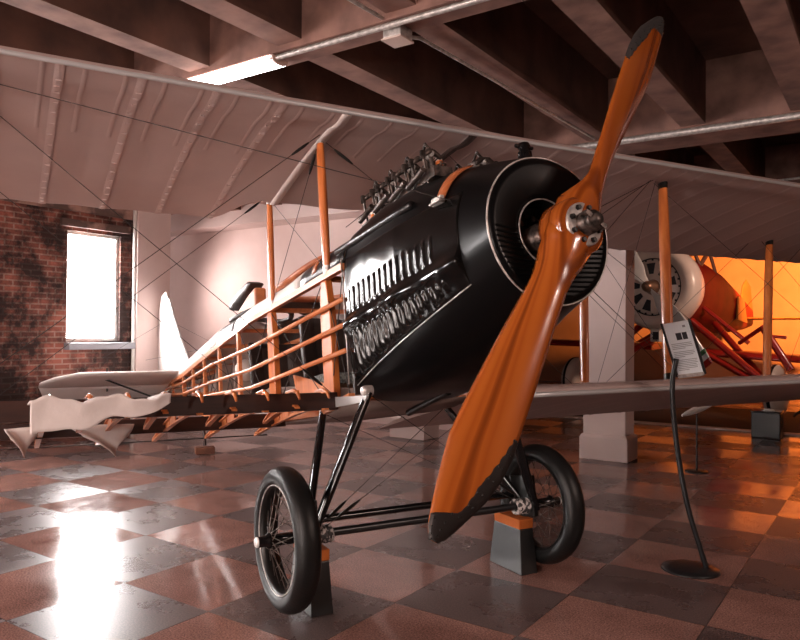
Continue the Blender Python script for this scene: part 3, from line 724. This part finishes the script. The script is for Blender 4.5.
flap([(-.80, -1.72, .61), (-.80, -1.88, .61)], (-.84, -1.79, .45))
# ---- struts
def strut(name, p, q, r, ex=1.9, m=M['wood'], mid=None):
    o = P(B().tube(p, q, r, 14, ex=ex, mid=mid or r * 1.25), name, m)
    for e, s in ((p, 1), (q, -1)):
        d = (V(*q) - V(*p)).normalized() * s
        P(B().tube(V(*e), V(*e) + d * .045, r * 1.12, 12, ex=ex), 'strut_fitting', M['steel'] if name == 'cabane_strut' else M['darkmetal'], o)
    return o
for sg in (-1, 1):
    strut('cabane_strut', (-.21, sg * .385, 1.31), (-.20, sg * .385, 2.085), .0175, 1.5)
    strut('cabane_strut', (-1.12, sg * .38, 1.31), (-1.08, sg * .38, 2.035), .0165, 1.5)
    for y in (2.14, 4.50):
        strut('interplane_strut', (-.10, sg * y * .93, .655 + .008 * y), (-.10, sg * y * 1.03, 2.055 + .008 * y), .0215, 1.6)
        strut('interplane_strut', (-.93, sg * y * .94, .60 + .008 * y), (-.90, sg * y * 1.02, 2.01 + .008 * y), .0215, 1.6)
# ---- rigging
def rig(name, p, q, turn=0, r=.0019):
    p, q = V(*p), V(*q); o = P(B().tube(p, q, r, 5), name, M['wire'])
    if turn:
        d = (q - p).normalized(); a = p + d * .10 if turn > 0 else q - d * .10; b = a + d * .13 * (1 if turn > 0 else -1)
        P(B().tube(a, b, .0045, 6, mid=.0085), 'turnbuckle', M['darkmetal'], o)
for sg in (-1, 1):
    for x, zt, zb in ((-.15, 2.075, .66), (-1.0, 2.03, .61)):
        for dx in (0,):
            rig('flying_wire', (x + dx, sg * .40, zb - .01), (x + dx + .02, sg * 2.12, zt + .02), 1 if dx == 0 else 0)
            rig('flying_wire', (x + dx, sg * 2.12, zb + .01), (x + dx + .02, sg * 4.46, zt + .05))
        rig('landing_wire', (x + .01, sg * .40, zt), (x, sg * 2.10, zb + .02), 1)
        rig('landing_wire', (x + .01, sg * 2.14, zt + .02), (x, sg * 4.44, zb + .03), 0)
    for y in (2.14, 4.5):
        rig('incidence_wire', (-.10, sg * y, 2.09), (-.93, sg * y * .985, .64)); rig('incidence_wire', (-.92, sg * y, 2.04), (-.10, sg * y * .985, .69))
    rig('cabane_wire', (-.20, sg * .385, 2.08), (-1.12, sg * .38, 1.33), 1); rig('cabane_wire', (-1.08, sg * .38, 2.03), (-.21, sg * .385, 1.33))
rig('cabane_wire', (-.20, -.385, 2.08), (-.12, .30, 1.55), 1); rig('cabane_wire', (-.20, .385, 2.08), (-.12, -.30, 1.55), 1)
rig('drift_wire', (.90, -.30, 1.35), (-.12, -2.1, 2.09)); rig('drift_wire', (.95, .28, 1.05), (-.1, 2.12, .70)); rig('drift_wire', (.95, .29, 1.30), (-.10, 2.12, 2.09)); rig('drift_wire', (.6, .33, 1.2), (-.10, 2.1, 2.09))
rig('fin_wire', (-6.3, 0, 2.2), (-5.8, -1.2, 1.42)); rig('fin_wire', (-6.3, 0, 2.2), (-5.8, 1.2, 1.42)); rig('control_cable', (-5.9, -.35, 1.62), (-2.6, -.28, 1.30), 0, .002); rig('control_cable', (-5.9, -.30, 1.2), (-2.6, -.28, 1.0), 0, .002)

# ---- undercarriage
for sg in (-1, 1):
    P(B().tube((.19, sg * .385, .645), (.035, sg * .655, -.01), .0165, 12, ex=1.7, up=(1, 0, 0), mid=.020), 'gear_leg', M['blackgloss'])
    P(B().tube((-.37, sg * .385, .595), (-.035, sg * .65, -.01), .0165, 12, ex=1.6, up=(1, 0, 0), mid=.019), 'gear_leg', M['blackgloss'])
    P(B().lathe([(0, .03), (.02, .03), (.026, .015), (.026, -.02)], (.19, sg * .39, .65), (0, sg, 0), 12), 'leg_fitting', M['steel'])
    P(B().prism([(.06, sg * .635, .17), (-.13, sg * .635, .17), (-.10, sg * .635, -.05), (.06, sg * .635, -.05)], (0, 1, 0), .03), 'axle_guide_plate', M['rubber'], bevel=.006)
    m = B()
    for k in range(8): m.torus((0, sg * (.545 + .015 * k), .01), (0, 1, .12 * (-1) ** k), .034, .010, 20, 8)
    P(m, 'shock_cord', M['cord'], label='striped wrapped shock cord on the axle')
    rig('gear_wire', (.19, sg * .38, .63), (.03, -sg * .60, .03), -1); rig('gear_wire', (-.37, sg * .38, .58), (-.03, -sg * .60, .03), -1)
P(B().tube((0, -.88, .012), (0, .86, .012), .0195, 12), 'axle', M['blackpaint'])
P(B().tube((-.10, -.63, .068), (-.10, .63, .068), .019, 12, ex=1.3), 'spreader_bar', M['blackgloss'])
def wheel(sg):
    y = sg * (.76 if sg < 0 else .715)
    w = empty('wheel', (0, y, .012)); w.parent = plane
    P(B().torus((0, 0, 0), (0, 1, 0), .2755, .0475, 72, 20, sq=1.22), 'tire', M['rubber'], w)
    P(B().lathe([(.238, -.034), (.246, -.042), (.236, -.044), (.229, -.02), (.229, .02), (.236, .044), (.246, .042), (.238, .034)], (0, 0, 0), (0, 1, 0), 72, closed=True), 'rim', M['darkmetal'], w)
    for q in (-1, 1): P(B().torus((0, q * .045, 0), (0, 1, 0), .2405, .0030, 72, 6), 'rim_edge', M['steel'] if q == sg == -1 else M['darkmetal'], w, 'bright rim edge' if q == sg == -1 else None)
    sp = B(); ns = 36
    for k in range(ns):
        a = 2 * PI * k / ns; q = -1 if k % 2 else 1; b = a + (.95 if (k // 2) % 2 else -.95)
        sp.tube((.030 * math.cos(b), q * .075, .030 * math.sin(b)), (.232 * math.cos(a), q * .008, .232 * math.sin(a)), .0023, 4)
    P(sp, 'spokes', M['engine'], w)
    hb = B().lathe([(.0, .135), (.020, .135), (.024, .128), (.024, .095), (.034, .085), (.036, .07), (.027, .06), (.027, -.06), (.036, -.07), (.034, -.08), (.02, -.085)], (0, 0, 0), (0, sg, 0), 24)
    P(hb, 'hub', M['blackgloss'], w); P(B().lathe([(0, .144), (.018, .142), (.023, .136), (.023, .122)], (0, 0, 0), (0, sg, 0), 20), 'hub_cap', M['silver'], w, 'bright hub cap')
wheel(-1); wheel(1)

# ---- tail
def slab(outline, z, th):
    """flat aerofoil-edged surface in the xy plane from its outline"""
    n = len(outline); cx = sum(p[0] for p in outline) / n; cy = sum(p[1] for p in outline) / n; m = B(); rows = []
    for k, h in ((1.0, 0.), (.97, .55), (.88, .9), (.6, 1.), (0.001, 1.)): rows.append([V(lerp(cx, x, k), lerp(cy, y, k), z + th / 2 * h) for x, y in outline])
    m.grid(rows, closed=True); m.grid([[V(p.x, p.y, 2 * z - p.z) for p in r] for r in rows], closed=True); return m
for sg in (-1, 1):
    P(slab([(-5.25, sg * .06), (-5.27, sg * 1.16), (-5.50, sg * 1.40), (-5.75, sg * 1.52), (-5.95, sg * 1.52), (-5.95, sg * .06)], 1.40, .05), 'tailplane', M['tail'], tilt=(-5.25, 1.40, .10))
    P(slab([(-5.97, sg * .06), (-5.97, sg * 1.52), (-6.3, sg * 1.45), (-6.45, sg * 1.1), (-6.5, sg * .5), (-6.45, sg * .12)], 1.33, .04), 'elevator', M['tail'], tilt=(-5.97, 1.33, .34))
    P(B().tube((-6.0, sg * .78, 1.54), (-6.02, sg * .78, 1.26), .010, 8), 'control_horn', M['darkmetal'])
    P(B().tube((-5.55, sg * .90, 1.375), (-5.35, sg * .09, 1.00), .011, 8), 'tail_stay', M['darkmetal'])
def vslab(outline, y, th):
    m = slab([(a, b) for a, b in outline], 0, th); m.v = [(p[0], y + p[2], p[1]) for p in m.v]; return m
P(vslab([(-5.12, 1.50), (-5.5, 1.80), (-5.95, 2.22), (-6.2, 2.48), (-6.2, 1.44), (-5.3, 1.44)], 0, .045), 'fin', M['fabricw'])
P(vslab([(-6.22, 1.30), (-6.22, 2.42), (-6.38, 2.60), (-6.62, 2.60), (-6.86, 2.40), (-7.02, 2.0), (-7.05, 1.6), (-6.95, 1.34), (-6.7, 1.2)], 0, .045), 'rudder', M['fabricw'])
P(B().tube((-4.50, -.02, .98), (-4.46, -.02, .515), .018, 10, ex=1.3), 'tail_skid', M['darkwood'])
# gauges of the nose: dark tank pipe under the belly
P(B().tube((.2, .05, .63), (-.3, .10, .56), .02, 8), 'drain_pipe', M['darkmetal'])

# ------------------------------------------------------------------ blocks carrying the aeroplane
def pl(x, y, z=0):
    """ground point under a local x,y of the aeroplane (heading only)"""
    q = AX + Fh * x + Pp * y; return V(q.x, q.y, z)
for sg, lab in ((-1, 'dark grey tapered stand block with orange cap beside the left wheel'), (1, 'dark grey tapered stand block with orange cap beside the right wheel')):
    e = empty('stand_block', pl(-.09, sg * .60), (0, 0, PSI - PI / 2), lab, 'stand', 'stand blocks under the axle')
    B().box((0, 0, .118), (.29, .11, .236), taper=.80).build('block', M['blockg'], e, bevel=.004)
    B().box((0, 0, .262), (.225, .095, .052)).build('wooden_cap', M['cap'], e, bevel=.004)
q = plane_pt = OA + RA @ V(-4.46, -.02, .50)
sb = tag(B().box((0, 0, .035), (.20, .12, .07)).build('skid_block', M['oldwood'], None, bevel=.008), 'small brown wooden block on the floor under the tail skid', 'block')
sb.location = (q.x, q.y, 0); sb.rotation_euler = (0, 0, .35)

# ------------------------------------------------------------------ sign stand
sg_ = empty('sign_stand', (1.61, 3.97, 0), (0, 0, -.5), 'black curved-pole stand holding a tilted printed information sheet', 'sign')
B().lathe([(0, .022), (.10, .020), (.150, .010), (.152, 0), (0, 0)], (0, 0, 0), (0, 0, 1), 40).build('base', M['blackpaint'], sg_)
IRB = Matrix.Rotation(.5, 3, 'Z')
def sl(p): return IRB @ (V(*p) - V(1.61, 3.97, 0))
pole = [sl(p) for p in ((1.69, 3.95, .015), (1.655, 3.955, .13), (1.60, 3.965, .32), (1.555, 3.975, .55), (1.525, 3.985, .80), (1.515, 3.99, 1.02), (1.535, 3.985, 1.16))]
def smooth_path(p, k=6):
    out = []
    for i in range(len(p) - 1):
        a, b, c, d = p[max(i - 1, 0)], p[i], p[i + 1], p[min(i + 2, len(p) - 1)]
        for j in range(k):
            t = j / k; out.append(.5 * ((2 * b) + (c - a) * t + (2 * a - 5 * b + 4 * c - d) * t * t + (3 * b - a - 3 * c + d) * t ** 3))
    return out + [p[-1]]
B().poly(smooth_path(pole), .0145, 10).build('pole', M['blackpaint'], sg_)
pc = [sl(p) for p in ((1.560, 4.03, 1.060), (1.672, 3.93, 1.085), (1.575, 3.90, 1.365), (1.46, 4.00, 1.350))]   # BL BR TR TL
ex = (pc[1] - pc[0]); ey = (pc[3] - pc[0]); nn = ex.cross(ey).normalized()
def pp(a, b, d=0): return pc[0] + ex * a + ey * b + nn * d
sheet = B().prism([pp(0, 0), pp(1, 0), pp(1, 1), pp(0, 1)], nn, .006).build('sign_sheet', M['paper'], sg_)
fm = B()
for a in (0, 1): fm.beam(pp(a, -.01, .002), pp(a, 1.02, .002), .012, .012, up=nn)
fm.build('sign_frame', M['blackpaint'], sg_)
B().beam(pp(.02, .0, .004), pp(.98, .0, .004), .02, .01, up=nn).build('sign_clip', M['steel'], sg_)
def patch(a0, a1, b0, b1, d=.0045): return [pp(a0, b0, d), pp(a1, b0, d), pp(a1, b1, d), pp(a0, b1, d)]
ph = B()
for a0, a1, b0, b1 in ((.38, .58, .67, .80), (.61, .78, .67, .80)): ph.prism(patch(a0, a1, b0, b1), nn, .001)
ph.build('printed_picture', M['ink'], sheet)
rnd = random.Random(5)
B().prism(patch(.70, .80, .89, .93), nn, .001).build('printed_mark', M['inkg'], sheet)
for k in range(17):
    if k in (4, 9): continue
    b = .60 - k * .031
    B().prism(patch(.12, rnd.uniform(.4, .6) if k in (3, 8, 16) else rnd.uniform(.8, .88), b, b + .010), nn, .001).build('text_line', M['inkg'], sheet)

# ------------------------------------------------------------------ ceiling services
def fluor(w0, w1, u, z, label, pw=0):
    e = place(empty('fluorescent_light', (0, 0, 0)), bw((w0 + w1) / 2, u, z)); tag(e, label, 'light'); L = w1 - w0
    B().box((0, 0, .03), (L, .10, .03)).build('housing', M['lampwhite'], e, bevel=.008)
    prof = [(-.075, .02), (-.066, -.008), (-.03, -.022), (.03, -.022), (.066, -.008), (.075, .02)]
    B().grid([[V(x, y, z_) for y, z_ in prof] for x in (-L / 2, L / 2)]).build('diffuser', M['glasslamp'], e, solid=.004)
    for s in (-1, 1):
        B().prism([(s * L / 2, y * 1.03, z_ * 1.05) for y, z_ in prof], (1, 0, 0), .03).build('end_cap', M['lampwhite'], e)
    if pw:
        ld = bpy.data.lights.new('fluorescent_glow', 'AREA'); ld.shape = 'RECTANGLE'; ld.size = L; ld.size_y = .2; ld.energy = pw; ld.color = (1, .86, .8)
        lo = bpy.data.objects.new('fluorescent_glow', ld); COL.objects.link(lo); lo.location = bw((w0 + w1) / 2, u, z - .06); lo.rotation_euler = (0, 0, YAW)
fluor(-4.62, -3.38, 3.46, 3.09, 'lit white fluorescent tube light hanging above the left upper wing', 14)
tag(place(B().tube((-3.36, 3.42, 3.10), (3.5, 3.42, 3.10), .018, 10).build('conduit_pipe', M['steel']), (0, 0, 0)), 'grey conduit pipe running from the lit ceiling light along the near girder', 'pipe')
tag(place(B().tube((-6.5, 6.70, 3.10), (4, 6.70, 3.10), .032, 12).build('conduit_pipe', M['steel']), (0, 0, 0)), 'long grey pipe along the far girder behind the propeller tip', 'pipe')
tag(place(B().poly([(-2.46, 3.60, 3.10), (-2.44, 3.75, 3.135), (-2.40, 4.6, 3.135), (-2.33, 6.60, 3.135)], .012, 8).build('conduit_pipe', M['steel']), (0, 0, 0)), 'thin conduit along the joist from the square ceiling box towards the far girder', 'pipe')
tag(place(B().poly([(-2.52, .5, 3.135), (-2.48, 3.1, 3.135), (-2.47, 3.38, 3.135)], .012, 8).build('conduit_pipe', M['steel']), (0, 0, 0)), 'short thin conduit at the top edge running into the square ceiling box', 'pipe')
jb = place(empty('junction_box', (0, 0, 0)), bw(-2.46, 3.525, 3.085)); tag(jb, 'small square pale junction box on the ceiling conduit crossing', 'electrical box')
B().box((0, 0, .0), (.13, .13, .07)).build('box', M['steel'], jb, bevel=.008); B().box((0, 0, -.04), (.145, .145, .012)).build('cover_plate', mat('pale_plate', (.55, .42, .37), .5), jb, bevel=.003)
tag(place(B().tube((-2.2, 9.3, 3.05), (3.5, 8.5, 3.05), .014, 8).build('conduit_pipe', M['steel']), (0, 0, 0)), 'thin pale pipe hanging behind the far girder at the right', 'pipe')

# ------------------------------------------------------------------ red aeroplane behind
aft = V(.70, .714, 0).normalized(); lat = V(.714, -.70, 0).normalized()   # lat = its left = picture right, nearer
C0 = V(4.25, 12.0, 2.06)
RR = Matrix((-aft, lat, V(0, 0, 1))).transposed()
rp = empty('red_airplane', V(C0.x, C0.y, 0), RR.to_euler(), 'red biplane with round cream nose cowl and silver propeller parked behind the column', 'airplane')
def Q(mb, name, mats, parent=None, label=None, **k):
    o = mb.build(name, mats, parent or rp, **k)
    if label: o['label'] = label
    return o
zc = 2.07
cw = Q(B().lathe([(.47, .06), (.50, .085), (.58, .10), (.65, .07), (.70, -.02), (.72, -.14), (.70, -.30), (.64, -.45), (.60, -.6)], (0, 0, zc), (1, 0, 0), 56), 'engine_cowl', M['cream'], label='cream rounded engine cowl')
face = Q(B().lathe([(0, .07), (.30, .07), (.47, .05), (.50, .02)], (0, 0, zc), (1, 0, 0), 48), 'front_shutter', M['cream'], cw)
Q(B().torus((.065, 0, zc), (1, 0, 0), .475, .012, 56, 8), 'shutter_ring', M['blackpaint'], cw, 'black ring')
sl_ = B()
for k in range(9):
    a = 2 * PI * k / 9 + .25; c, s = math.cos(a), math.sin(a); t = V(0, -s, c); r_ = V(0, c, s)
    sl_.prism([V(.078, 0, zc) + r_ * .22 - t * .035, V(.078, 0, zc) + r_ * .22 + t * .035, V(.068, 0, zc) + r_ * .40 + t * .075, V(.068, 0, zc) + r_ * .40 - t * .075], (1, 0, 0), .012)
for k in range(24):
    a = 2 * PI * k / 24; c, s = math.cos(a), math.sin(a); sl_.box((.07, .455 * c, zc + .455 * s), (.012, .03, .03))
Q(sl_, 'shutter_slots', M['ink'], cw, 'black cooling slots')
Q(B().lathe([(0, .36), (.06, .35), (.09, .28), (.10, .15), (.13, .07)], (0, 0, zc), (1, 0, 0), 24), 'propeller_hub', mat('bronze_hub', (.30, .17, .11), .35, .7))
pb = empty('propeller', (.22, 0, zc)); pb.parent = rp
def rblade(ang, pr, L=1.60):
    d = V(0, math.sin(ang), -math.cos(ang)); sd = V(0, math.cos(ang), math.sin(ang)); rows = []
    for r, wdt, tw in ((.05, .07, 60), (.2, .09, 40), (.35, .15, 26), (.6, .19, 20), (.9, .19, 18), (1.2, .13, 20), (L - .05, .10, 18), (L, .06, 18)):
        b = math.radians(tw); ch = sd * math.cos(b) + V(math.sin(b), 0, 0); nr = d.cross(ch)
        rows.append([d * r + ch * wdt * math.cos(2 * PI * k / 12) + nr * .018 * math.sin(2 * PI * k / 12) for k in range(12)])
    bl_ = Q(B().grid(rows, closed=True, cap=True), 'blade', M['silver'], pr)
    for (r0, r1, mm, nm) in ((1.36, 1.43, M['green'], 'tip_band'), (1.43, 1.51, M['white'], 'tip_band'), (1.51, 1.605, M['red'], 'tip_band')):
        rw = []
        for r in (r0, r1):
            b = math.radians(20); wdt = lerp(.137, .09, max(0, (r - 1.36) / .24)); ch = sd * math.cos(b) + V(math.sin(b), 0, 0); nr = d.cross(ch)
            rw.append([d * r + ch * wdt * math.cos(2 * PI * k / 12) + nr * .022 * math.sin(2 * PI * k / 12) for k in range(12)])
        Q(B().grid(rw, closed=True, cap=True), nm, mm, bl_)
rblade(math.radians(38), pb); rblade(math.radians(38 + 180), pb)
# body
fus = [(-.5, .56, .60, zc - .02), (-1.3, .53, .62, zc - .08), (-2.2, .44, .58, zc - .18), (-3.2, .30, .44, zc - .30), (-4.0, .16, .30, zc - .38), (-4.6, .05, .18, zc - .42)]
Q(B().grid([[V(x, a * math.copysign(abs(math.cos(2 * PI * k / 32)) ** .8, math.cos(2 * PI * k / 32)), z + h * math.copysign(abs(math.sin(2 * PI * k / 32)) ** .8, math.sin(2 * PI * k / 32))) for k in range(32)] for x, a, h, z in fus], closed=True, cap=True), 'fuselage', M['redfab'])
Q(B().prism([(-2.6, .42, zc - .5), (-2.7, .40, zc - .05), (-3.2, .33, zc - .1), (-3.5, .29, zc - .55)], (.12, 1, 0), .03), 'side_panel', M['yellow'])
Q(vslab([(-3.9, zc - .25), (-4.1, zc + .25), (-4.3, zc + .38), (-4.55, zc + .25), (-4.7, zc - .3), (-4.5, zc - .6)], 0, .05), 'tail_fin', M['yellow'])
Q(slab([(-3.9, -1.2), (-3.8, -.2), (-3.8, .2), (-3.9, 1.2), (-4.4, 1.3), (-4.5, 0), (-4.4, -1.3)], zc - .45, .05), 'tailplane', M['yellow'])
def rwing(y0, y1, x0, x1, z, dih): return B().grid([[V(x, y, zz + dih * abs(y)) for x, zz in aerofoil(x0, z, x1, z - .03, .02, .10)] for y in (y0, lerp(y0, y1, .5), y1)], closed=True, cap=True)
for sg in (-1, 1):
    Q(rwing(sg * .4, sg * 5.0, -.75, -2.1, .95 if sg > 0 else 1.0, -.045 if sg > 0 else .02), 'lower_wing', M['red'])
Q(B().grid([[V(x, y, zz) for x, zz in aerofoil(-.8, 2.82, -1.7, 2.80, .02, .08)] for y in (-.30, 0, .55)], closed=True, cap=True), 'centre_section', M['white'], label='small white wing centre section')
for sg in (-1, 1):
    for a, b in (((-.9, sg * .40, zc + .40), (-.85, sg * .28, 2.80)), ((-1.7, sg * .38, zc + .25), (-1.6, sg * .28, 2.80)), ((-.9, sg * .40, zc + .40), (-1.6, sg * .28, 2.80))):
        Q(B().tube(a, b, .028, 8, ex=1.6), 'cabane_strut', M['oldwood'])
    for a, b in (((-.9, sg * 1.2, 1.15), (-.8, sg * .5, 1.75)),):
        Q(B().tube(a, b, .035, 8, ex=1.8), 'interplane_strut', M['red'])
    for a, b in (((-.55, sg * .4, zc - .55), (-.45, sg * 1.62, .52)), ((-1.6, sg * .4, zc - .6), (-.55, sg * 1.62, .50)), ((-.50, sg * .15, 1.25), (-.45, sg * 1.55, .5))):
        Q(B().tube(a, b, .055, 10, ex=1.5), 'gear_leg', M['red'])
    w = empty('wheel', (-.45, sg * 1.75, .42)); w.parent = rp
    Q(B().lathe([(.0, -.13), (.2, -.13), (.34, -.10), (.41, -.04), (.415, .0), (.41, .04), (.34, .10), (.2, .13), (0, .13)], (0, 0, 0), (0, 1, 0), 32), 'wheel_fairing', M['cream'], w)
    Q(B().torus((0, 0, 0), (0, 1, 0), .36, .06, 32, 10), 'tire', M['rubber'], w)
Q(B().tube((-.45, -1.7, .42), (-.45, 1.7, .42), .03, 8), 'axle', M['blackpaint'])
Q(B().tube((-.9, 1.05, 1.15), (-.6, 1.52, 1.42), .035, 8), 'wing_brace', M['red']); Q(B().tube((-.6, 1.50, 1.42), (-.5, 1.95, .75), .06, 8), 'wing_brace', M['red']); Q(B().tube((-.6, 1.52, 1.28), (-.6, 1.85, 1.25), .025, 8), 'wing_brace', M['red'])
cb = Q(B().box((-.05, .02, 1.27), (.14, .16, .22)), 'air_scoop', M['white'], bevel=.01); Q(B().box((.03, .04, 1.26), (.012, .10, .13)), 'scoop_opening', M['ink'], cb)
# ceiling-hung pale vent of another craft part at the right
# ------------------------------------------------------------------ small things at the right
bx_ = place(empty('equipment_box', (0, 0, 0)), bw(-1.32, 10.15, 0)); tag(bx_, 'black cube-shaped box on the floor under the right wing', 'box')
B().box((0, 0, .16), (.33, .30, .32)).build('body', M['blackpaint'], bx_, bevel=.012); B().box((0, 0, .328), (.35, .32, .02)).build('lid', M['blackgloss'], bx_, bevel=.006)
B().lathe([(0, .03), (.05, .022), (.075, 0), (0, 0)], (.02, -.04, .338), (0, 0, 1), 20).build('white_disc', M['white'], bx_)
cbl = [bw(-1.32, 10.15, .27) + d for d in (V(.27, -.11, 0), V(.34, -.14, .07), V(.44, -.2, .08), V(.54, -.3, -.05), V(.68, -.4, -.2), V(.9, -.5, -.254), V(1.3, -.6, -.254))]
tag(B().poly(smooth_path(cbl), .016, 8).build('power_cable', M['rubber']), 'black cable looping down from the black box to the floor at far right', 'cable')
e = empty('propeller_blade', (2.80, 6.75, .02), (0, 0, .35), 'white pointed blade propped on a stick beneath the right wing', 'blade')
rows = []
for k in range(13):
    t = k / 12; wv = .065 * math.sin(PI * min(1, t * .93 + .05)) ** .7 + .004
    rows.append([V(lerp(-.18, .24, t), wv * .35 * math.sin(2 * PI * j / 10), .52 + .12 * t + wv * .55 * math.cos(2 * PI * j / 10)) for j in range(10)])
B().grid(rows, closed=True, cap=True).build('blade', M['white'], e)
B().tube((.02, .03, -.02), (.02, .03, .56), .009, 8).lathe([(0, .012), (.10, .01), (.11, 0), (0, 0)], (.02, .03, -.02), (0, 0, 1), 24).build('stick_base', M['blackpaint'], e)

# ------------------------------------------------------------------ light
def area(loc, tgt, sx, sy, power, col, name):
    ld = bpy.data.lights.new(name, 'AREA'); ld.shape = 'RECTANGLE'; ld.size = sx; ld.size_y = sy; ld.energy = power; ld.color = col
    o = bpy.data.objects.new(name, ld); COL.objects.link(o); o.location = loc
    o.rotation_euler = (V(*tgt) - V(*loc)).to_track_quat('-Z', 'Y').to_euler(); return o
def spot(loc, tgt, power, col, ang, name, rad=.1):
    ld = bpy.data.lights.new(name, 'SPOT'); ld.energy = power; ld.color = col; ld.spot_size = ang; ld.spot_blend = 1.; ld.shadow_soft_size = rad
    o = bpy.data.objects.new(name, ld); COL.objects.link(o); o.location = loc; o.rotation_euler = (V(*tgt) - V(*loc)).to_track_quat('-Z', 'Y').to_euler()
spot(bw(-9.9, 6.95, 2.2), bw(-6.3, 8.25, .95), 260, (1, .84, .80), 2.5, 'pink_wall_fill', .3)  # added spot that brightens the pink partition; no window is built there
spot((7.4, 12.2, 2.9), (8.8, 16.6, 2.2), 1900, (1, .30, .06), 2.0, 'amber_wall_lamp')
spot((6.8, 9.5, 3.05), (5.0, 12.2, 1.9), 240, (1, .66, .5), 1.5, 'amber_display_lamp')
area(bw(-1.5, -2.2, 3.0), bw(-1.2, 3.5, .6), 2.4, .5, 45, (1, .72, .63), 'ceiling_fill')  # added frontal fill behind the camera, no fixture modelled
area(bw(2.6, 2.8, 3.0), bw(1.0, 3.5, .2), 1.2, .3, 55, (1, .74, .64), 'ceiling_fill.001')  # added fill from the right to lift the sign, no fixture modelled
w = bpy.data.worlds.new('world'); sc.world = w; w.use_nodes = True
w.node_tree.nodes['Background'].inputs[0].default_value = (.85, .60, .54, 1); w.node_tree.nodes['Background'].inputs[1].default_value = .07
sc.view_settings.view_transform = 'Standard'; sc.view_settings.look = 'None'; sc.view_settings.gamma = 1; sc.view_settings.exposure = .35
sc.view_settings.use_curve_mapping = False
